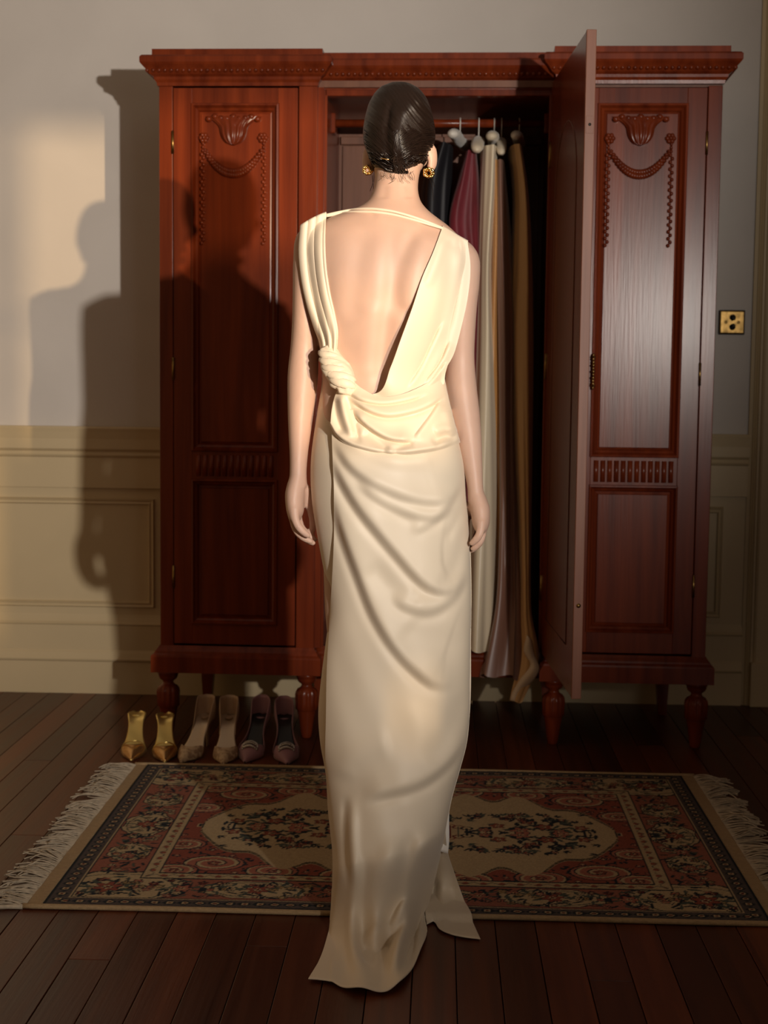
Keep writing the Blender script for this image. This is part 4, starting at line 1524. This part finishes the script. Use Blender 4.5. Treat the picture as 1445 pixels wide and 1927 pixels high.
for i, y in enumerate(ys):
    l, r_, yc, bb, bf = [float(itp(y, SK, q_)) for q_ in range(1, 6)]
    c, a = (l + r_) / 2, (r_ - l) / 2 - 2
    a *= 1 - .10 * float(sstep(1480, 1700, y))
    bb = bb - .004 - .05 * float(sstep(1380, 1470, y))
    px = c + a * np.cos(th)
    ye = y + 62 * np.sqrt(np.clip(-np.sin(th), 0, 1)) * (1 - float(sstep(700, 860, y)))
    pt = onY(px, ye, np.full_like(px, yc))
    pt[:, 1] = yc + np.where(np.sin(th) < 0, bb, bf) * np.sin(th)
    P[i] = pt
# left hip strip: soft creases
grid('underskirt', P, sat, dress, closed=True)

# ---- outer skirt (back), left edge free, wrapping round the right hip, trailing on the floor
XO = [(770, 624), (850, 626), (900, 628), (1000, 629), (1100, 625), (1150, 622), (1200, 619), (1250, 616), (1350, 614), (1430, 613), (1480, 616), (1520, 618), (1560, 622), (1600, 625), (1660, 625.5), (1720, 622.5), (1760, 617), (1800, 605), (1843, 580)]
XRt = [(770, 849), (820, 861), (870, 872), (930, 876), (1000, 882), (1110, 886), (1200, 885), (1340, 883), (1400, 877), (1450, 864), (1500, 850), (1560, 838), (1600, 830), (1660, 816), (1700, 806), (1730, 799), (1752, 804)]
HEM = spl([(580, 1843), (602, 1845), (622, 1848), (642, 1857), (662, 1864), (690, 1868), (712, 1868), (735, 1865), (754, 1854), (774, 1826), (790, 1795), (799, 1772), (804, 1752)], 200)
nvr, nur = 330, 230
v = np.linspace(0, 1, nvr)
th = np.linspace(1, 0, nur)
yl = 770 + (1843 - 770) * v
yr = 770 + (1752 - 770) * v
xl_ = itp(yl, XO, 1)
xr_ = itp(yr, XRt, 1)
# columns: back part spans the sheet from its left edge to the right silhouette, then curls to the front
nb = 200
ub = 0.5 - 0.5 * np.cos(np.linspace(0.0, 1, nb) ** 1.0 * math.pi)
ub = 0.35 * np.linspace(0, 1, nb) + 0.65 * ub
hem_s = np.clip(ub, 0, 1)
hx = np.interp(hem_s, np.linspace(0, 1, 200), HEM[:, 0])
hy = np.interp(hem_s, np.linspace(0, 1, 200), HEM[:, 1])
wv = (v ** 7)[:, None]
PX = xl_[:, None] * (1 - ub) + xr_[:, None] * ub + wv * (hx - (580 * (1 - ub) + 804 * ub))[None, :]
PY = yl[:, None] * (1 - ub) + yr[:, None] * ub + wv * (hy - (1843 * (1 - ub) + 1752 * ub))[None, :]
sl, sr, syc, sbb = [itp(PY, SK, q_) for q_ in (1, 2, 3, 4)]
c_, a_ = (sl + sr) / 2, (sr - sl) / 2
t_ = np.clip((PX - c_) / a_, -.9995, .9995)
back = syc - sbb * (1 - np.abs(t_) ** 2.2) ** (1 / 2.2)
floorY = onZ(PX, PY, 0.004)[..., 1]
wf_ = sstep(.80, 1.0, v)[:, None]
wf_ = np.maximum(wf_, sstep(-.02, .06, back - floorY) * 0)
YY = back * (1 - wf_) + floorY * wf_
SKF = [  # long draped folds over the seat and thigh
    ([(626, 846), (646, 897), (674, 947), (718, 1003), (758, 1050), (782, 1078), (812, 1103), (848, 1106), (876, 1080)], 46, .0125, 's'),
    ([(630, 925), (649, 998), (677, 1076), (712, 1163), (742, 1212), (778, 1254), (820, 1284), (868, 1284)], 54, .0125, 's'),
    ([(628, 822), (664, 876), (716, 911), (765, 931), (830, 938), (866, 915)], 28, .0095, 's'),
    ([(668, 902), (733, 946), (780, 965), (822, 968), (862, 936)], 26, .0080, 's'),
    ([(870, 900), (842, 948), (806, 986), (770, 1000)], 16, .0065, 'S'),
    ([(880, 985), (866, 1040), (846, 1085), (815, 1110)], 13, .0045, 'v'),
    ([(876, 1068), (848, 1122), (806, 1146), (762, 1136), (735, 1118)], 30, .0090, 'S'),
    ([(870, 960), (850, 995), (838, 1018)], 8, .0045, 'v'),
    ([(690, 1060), (742, 1108), (796, 1140)], 22, .0050, 'v'),
    ([(760, 1170), (810, 1205), (850, 1212), (880, 1190)], 30, .0050, 'v'),
    ([(640, 800), (690, 850), (760, 868), (830, 862)], 14, .006, 'r'),
    # lower skirt
    ([(884, 1370), (842, 1430), (790, 1470), (720, 1490), (680, 1500)], 55, .0110, 'S'),
    ([(880, 1300), (850, 1370), (800, 1440)], 22, .0060, 'v'),
    ([(640, 1470), (650, 1440), (690, 1410), (740, 1395)], 26, .0055, 'r'),
    ([(652, 1495), (649, 1560), (652, 1620), (660, 1680)], 8, .0075, 'v'),
    ([(664, 1490), (663, 1580), (667, 1660), (662, 1740), (666, 1800), (690, 1860)], 11, .0105, 'r'),
    ([(690, 1600), (684, 1700), (690, 1780), (706, 1850)], 14, .0095, 'v'),
    ([(745, 1560), (720, 1660), (706, 1760), (712, 1866)], 19, .0080, 'r'),
    ([(778, 1560), (750, 1670), (726, 1770), (722, 1860)], 15, .0110, 'v'),
    ([(815, 1550), (780, 1660), (756, 1760), (738, 1862)], 21, .0130, 'r'),
    ([(800, 1680), (774, 1775), (748, 1850)], 9, .0110, 'v'),
    ([(672, 1800), (706, 1788), (736, 1770), (765, 1735)], 11, .0100, 'v'),
    ([(676, 1776), (706, 1764), (738, 1742), (765, 1705)], 14, .0070, 'r'),
    ([(640, 1640), (634, 1720), (618, 1820)], 15, .0055, 'v'),
]
DF = 1.4 * blur(folds(PX, PY, SKF), 6)
DF += .0016 * np.sin(PX * .045 + PY * .021) + .0010 * np.sin(PX * .09 - PY * .033 + 1)
fade = np.sqrt(np.clip(1 - np.abs(t_) ** 6, 0, 1))
hemfade = 1 - .85 * sstep(.975, 1, v)[:, None]
YY = YY - .006 - DF * fade * hemfade
W = onY(PX, PY, YY)
W[..., 2] += (.9 * DF * sstep(.78, .92, v)[:, None] * (1 - .55 * sstep(.96, 1, v)[:, None]) + .004 * sstep(.85, 1, v)[:, None] * (1 + np.sin(ub * 23)[None, :])) * fade
# curl to the front past the right silhouette
nc = 24
C2 = np.zeros((nvr, nc, 3))
for j in range(nc):
    ph = (j + 1) / nc * rad(70)
    C2[:, j, 0] = W[:, -1, 0] - (1 - math.cos(ph)) * .10 * (1 - sstep(.75, 1, v) * .8)
    C2[:, j, 1] = W[:, -1, 1] + math.sin(ph) * .095 * (1 - sstep(.8, 1, v) * .9)
    C2[:, j, 2] = W[:, -1, 2]
W = np.concatenate([W, C2], 1)
W[..., 2] = np.maximum(W[..., 2], 0.003 + .013 * sstep(3.015, 3.04, W[..., 1]))
grid('outer_skirt', W, sat, dress, thick=0.0016)

# ---- right-hand train panel
L_ = spl([(838, 1560), (826, 1610), (812, 1660), (801, 1700), (800, 1728), (803, 1740)], 60)
R_ = spl([(838, 1560), (842, 1600), (856, 1645), (872, 1690), (888, 1732), (904, 1768)], 60)
u = np.linspace(0, 1, 50)
vv = np.linspace(0, 1, 60)
bx_ = np.interp(u, np.linspace(0, 1, 60), spl([(803, 1740), (816, 1735), (826, 1748), (846, 1758), (872, 1764), (904, 1768)], 60)[:, 0])
by_ = np.interp(u, np.linspace(0, 1, 60), spl([(803, 1740), (816, 1735), (826, 1748), (846, 1758), (872, 1764), (904, 1768)], 60)[:, 1])
wv = (vv ** 5)[:, None]
PX = L_[:, 0][:, None] * (1 - u) + R_[:, 0][:, None] * u + wv * (bx_ - (803 * (1 - u) + 904 * u))
PY = L_[:, 1][:, None] * (1 - u) + R_[:, 1][:, None] * u + wv * (by_ - (1740 * (1 - u) + 1768 * u))
fy_ = onZ(PX, PY, .004)[..., 1]
YY = 3.01 * (1 - sstep(.0, 1, vv))[:, None] + fy_ * sstep(.0, 1, vv)[:, None]
YY = YY - folds(PX, PY, [([(836, 1600), (832, 1660), (838, 1750)], 12, .014, 'r'), ([(820, 1650), (816, 1700), (822, 1745)], 9, .012, 'v'), ([(850, 1660), (862, 1720)], 12, .005, 'v')]) * (1 - sstep(.93, 1, vv))[:, None]
W = onY(PX, PY, YY)
W[..., 2] = np.maximum(W[..., 2], 0.003 + .013 * sstep(3.015, 3.04, W[..., 1]))
grid('train', W, sat, dress, thick=0.0016)
# pale inner panel glimpsed at the slit
q = np.array([[(826, 1480), (846, 1490)], [(824, 1530), (845, 1540)], [(822, 1570), (845, 1585)], [(822, 1600), (843, 1606)]], float)
Lp, Rp = spl(q[:, 0], 20), spl(q[:, 1], 20)
tt = np.linspace(0, 1, 8)
PPx = Lp[:, None, :] * (1 - tt)[None, :, None] + Rp[:, None, :] * tt[None, :, None]
grid('inner_panel', onY(PPx[..., 0], PPx[..., 1], 3.04 + 0 * PPx[..., 0]), M['lining'], dress, thick=.002)


# ---- draped cowl over the seat
def coons(T, B, Lf, Rt, nu, nv):
    T, B, Lf, Rt = spl(T, nu), spl(B, nu), spl(Lf, nv), spl(Rt, nv)
    u = np.linspace(0, 1, nu)[None, :, None]
    v = np.linspace(0, 1, nv)[:, None, None]
    return ((1 - v) * T[None] + v * B[None] + (1 - u) * Lf[:, None] + u * Rt[:, None]
            - ((1 - u) * (1 - v) * T[0] + u * (1 - v) * T[-1] + (1 - u) * v * B[0] + u * v * B[-1]))


def skirt_back(px, py, extra=0.0):
    l, r_, yc, bb = [itp(py, SK, q_) for q_ in (1, 2, 3, 4)]
    c, a = (l + r_) / 2, (r_ - l) / 2 + 3
    t = np.clip(np.abs((px - c) / a), 0, .997)
    return yc - (bb + extra) * (1 - t ** 2.2) ** (1 / 2.2)


G = coons([(640, 726), (656, 716), (684, 733), (712, 747), (750, 744), (790, 728), (833, 700)],
          [(622, 800), (634, 822), (656, 838), (690, 849), (740, 856), (790, 853), (830, 846), (865, 833)],
          [(640, 726), (630, 748), (624, 775), (622, 800)], [(833, 700), (842, 745), (853, 790), (865, 833)], 200, 150)
CW = [([(650, 730), (675, 748), (712, 757), (760, 752), (806, 738)], 11, .0060, 's'),
      ([(656, 742), (687, 766), (724, 779), (764, 775), (812, 757), (836, 738)], 15, .0090, 's'),
      ([(664, 772), (693, 800), (730, 822), (780, 828)], 13, .0100, 's'),
      ([(778, 829), (800, 800), (816, 778), (832, 752)], 10, .0050, 'S'),
      ([(681, 812), (712, 832), (732, 852)], 9, .0060, 'v'),
      ([(780, 832), (756, 842), (736, 852)], 8, .0050, 'v'),
      ([(640, 740), (648, 776), (664, 826)], 8, .0070, 'r'),
      ([(650, 742), (662, 776), (676, 838)], 7, .0060, 'v'),
      ([(632, 745), (634, 780), (646, 820)], 8, .0060, 'v'),
      ([(812, 836), (834, 822), (860, 828)], 9, .0080, 'v'),
      ([(815, 815), (838, 806), (858, 816)], 10, .0060, 'r'),
      ([(838, 770), (846, 795), (852, 812)], 9, .004, 'r'),
      ([(622, 792), (640, 826), (690, 847), (740, 853), (800, 848), (864, 831)], 12, .0060, 'r')]
vv = np.linspace(0, 1, 150)[:, None]
DF = 1.5 * blur(folds(G[..., 0], G[..., 1], CW), 4) + .0012 * np.sin(G[..., 0] * .07 + G[..., 1] * .05)
off = .010 + .012 * vv ** 2 - .016 * sstep(.93, 1, vv)
YY = skirt_back(G[..., 0], G[..., 1]) - off - DF
grid('draped_cowl', onY(G[..., 0], G[..., 1], YY), sat, dress, thick=0.0018)

# ---- right shoulder panel
G = coons([(832, 428), (846, 436), (862, 446), (880, 456)], [(700, 742), (716, 752), (760, 756), (800, 748), (836, 722)],
          [(832, 428), (815, 474), (795, 520), (775, 580), (755, 635), (735, 690), (712, 738), (700, 742)],
          [(880, 456), (885, 500), (880, 560), (868, 615), (854, 665), (838, 700), (836, 722)], 130, 200)
SH = [([(850, 440), (846, 500), (835, 580), (812, 660), (780, 725)], 14, .0050, 'v'),
      ([(866, 450), (866, 520), (855, 600), (835, 665), (806, 712)], 13, .0050, 'r'),
      ([(838, 600), (815, 650), (790, 700), (765, 735)], 10, .0060, 's'),
      ([(850, 640), (826, 690), (796, 728)], 8, .0060, 's'),
      ([(842, 680), (818, 712), (790, 738)], 7, .0050, 's'),
      ([(835, 445), (822, 490), (800, 545)], 9, .0040, 'r'),
      ([(846, 448), (852, 462), (868, 462)], 9, .0030, 'v')]
uu = np.linspace(0, 1, 130)[None, :]
vv = np.linspace(0, 1, 200)[:, None]
DF = 1.3 * blur(folds(G[..., 0], G[..., 1], SH), 5)
lift = .026 * (1 - sstep(0, .55, uu)) * sstep(.25, .75, vv) * (1 - .75 * sstep(.88, 1, vv))
YY = smin(torso_back(G[..., 0], G[..., 1] - 8), 2.957 + 0 * G[..., 0]) - .010 - lift - DF
# over the shoulder
top = []
W = onY(G[..., 0], G[..., 1], YY)
sh = W[0]
rows = []
for j in range(10):
    ph = rad(90) * (1 - (j + 1) / 10)
    r0 = sh + np.stack([0 * sh[:, 0], (1 - math.sin(ph)) * .10 + 0 * sh[:, 0], math.sin(2 * ph) * .004 + 0 * sh[:, 0]], -1)
    rows.append(r0)
fr_ = [rows[-1] + np.array((-.020 * j, .004 * j, -.020 * j)) for j in range(1, 11)]
W = np.concatenate([np.array(rows + fr_)[::-1], W], 0)
grid('shoulder_panel', W, sat, dress, thick=0.0018)

# ---- left pleated strap running into the knot
G = coons([(566, 426), (582, 416), (598, 408), (613, 402)], [(606, 666), (614, 668), (624, 668), (632, 662)],
          [(566, 426), (563, 470), (567, 520), (577, 570), (591, 615), (602, 645), (606, 666)],
          [(613, 402), (611, 450), (613, 500), (620, 550), (630, 595), (635, 625), (634, 645), (632, 662)], 110, 170)
uu = np.linspace(0, 1, 110)[None, :]
vv = np.linspace(0, 1, 170)[:, None]
pl = .0050 * np.abs(np.sin(math.pi * (uu * 3.2 + .08 * np.sin(vv * 4)))) ** .6 + .003 * np.sin(uu * 18 + vv * 5) * sstep(.6, 1, vv)
arch = .012 * np.sqrt(np.clip(1 - (2 * uu - 1) ** 2, 0, 1)) * (.5 + .7 * vv)
YY = smin(torso_back(G[..., 0], G[..., 1] + 14), 2.957 + 0 * G[..., 0]) - .004 - pl - arch
W = onY(G[..., 0], G[..., 1], YY)
sh = W[0]
rows = []
for j in range(10):
    ph = rad(90) * (1 - (j + 1) / 10)
    rows.append(sh + np.stack([0 * sh[:, 0], (1 - math.sin(ph)) * .10 + 0 * sh[:, 0], math.sin(2 * ph) * .004 + 0 * sh[:, 0]], -1))
fr_ = [rows[-1] + np.array((.020 * j, .004 * j, -.020 * j)) for j in range(1, 11)]
W = np.concatenate([np.array(rows + fr_)[::-1], W], 0)
grid('pleated_strap', W, sat, dress, thick=0.0018)

# ---- knot: a fat twisted roll with wrapped bands
path = spl(np.array([(616, 655), (620, 668), (630, 690), (643, 712), (650, 730), (648, 742)], float), 60)
kc = onY(path[:, 0], path[:, 1], skirt_back(path[:, 0], np.maximum(path[:, 1], 700)) - .022)
n = 40
R = []
for i in range(60):
    t = i / 59
    rad_ = np.interp(t, [0, .12, .3, .5, .7, .88, 1], [.014, .019, .0235, .026, .025, .018, .012])
    ring = []
    tv = kc[min(i + 1, 59)] - kc[max(i - 1, 0)]
    tv /= np.linalg.norm(tv)
    a1 = np.array((1.0, 0, 0)) - tv[0] * tv
    a1 /= np.linalg.norm(a1)
    a2 = np.cross(tv, a1)
    for j in range(n):
        a = 2 * math.pi * j / n
        g = rad_ * (1 + .14 * abs(math.sin(1.5 * a + t * 7.5)) ** .5 - .07 + .06 * math.sin(5 * a + t * 15))
        ring.append(kc[i] + a1 * g * math.cos(a) + a2 * g * .85 * math.sin(a))
    R.append(ring)
kb = MB().rings(R)
for b0 in range(5):
    pts = []
    for j in range(25):
        t = .10 + .15 * b0 + .17 * j / 24
        i0 = min(59, int(t * 59))
        rad_ = np.interp(t, [0, .12, .3, .5, .7, .88, 1], [.014, .019, .0235, .026, .025, .018, .012])
        a = rad(175) + rad(190) * j / 24 * (1 if b0 % 2 else 1)
        pts.append(kc[i0] + np.array((rad_ * .96 * math.cos(a), rad_ * .84 * math.sin(a), 0)))
    kb.tube(pts, [(.0075 * math.sin(math.pi * min(1, max(.12, q_ / 24))) + .002, .0042) for q_ in range(25)], 10, up_=(0, 0, 1))
kb.build('knot', sat, dress, smooth=True)

# ---- thin double cord across the nape
for dz, off in ((0, .0065), (6.0, .0060)):
    pts = np.array([(613, 405 + dz * .3), (640, 399 + dz * .5), (670, 394 + dz * .8), (700, 393 + dz), (735, 397 + dz), (770, 406 + dz * .9), (805, 418 + dz * .6), (834, 430)], float)
    c = spl(pts, 60)
    w = onY(c[:, 0], c[:, 1], np.minimum(torso_back(c[:, 0], c[:, 1] + 3 - .05 * (c[:, 0] - 738)), 2.97) - off)
    MB().tube(w, .0027, 10, up_=(0, 1, 0)).build('shoulder_cord', sat, dress, smooth=True)

# ---- front bodice (far side)
ys = np.linspace(480, 745, 40)
th = np.linspace(-.12, math.pi + .12, 60)
P = np.zeros((40, 60, 3))
for i, y in enumerate(ys):
    c, a, yc, bb, bf = [float(itp(y, TOR, q_)) for q_ in range(1, 6)]
    px = c + (a - 3) * np.cos(th)
    pt = onY(px, np.full_like(px, y), np.full_like(px, yc))
    pt[:, 1] = yc + (bf + .008) * np.sin(th)
    P[i] = pt
grid('bodice_front', P, sat, dress, thick=.0016)
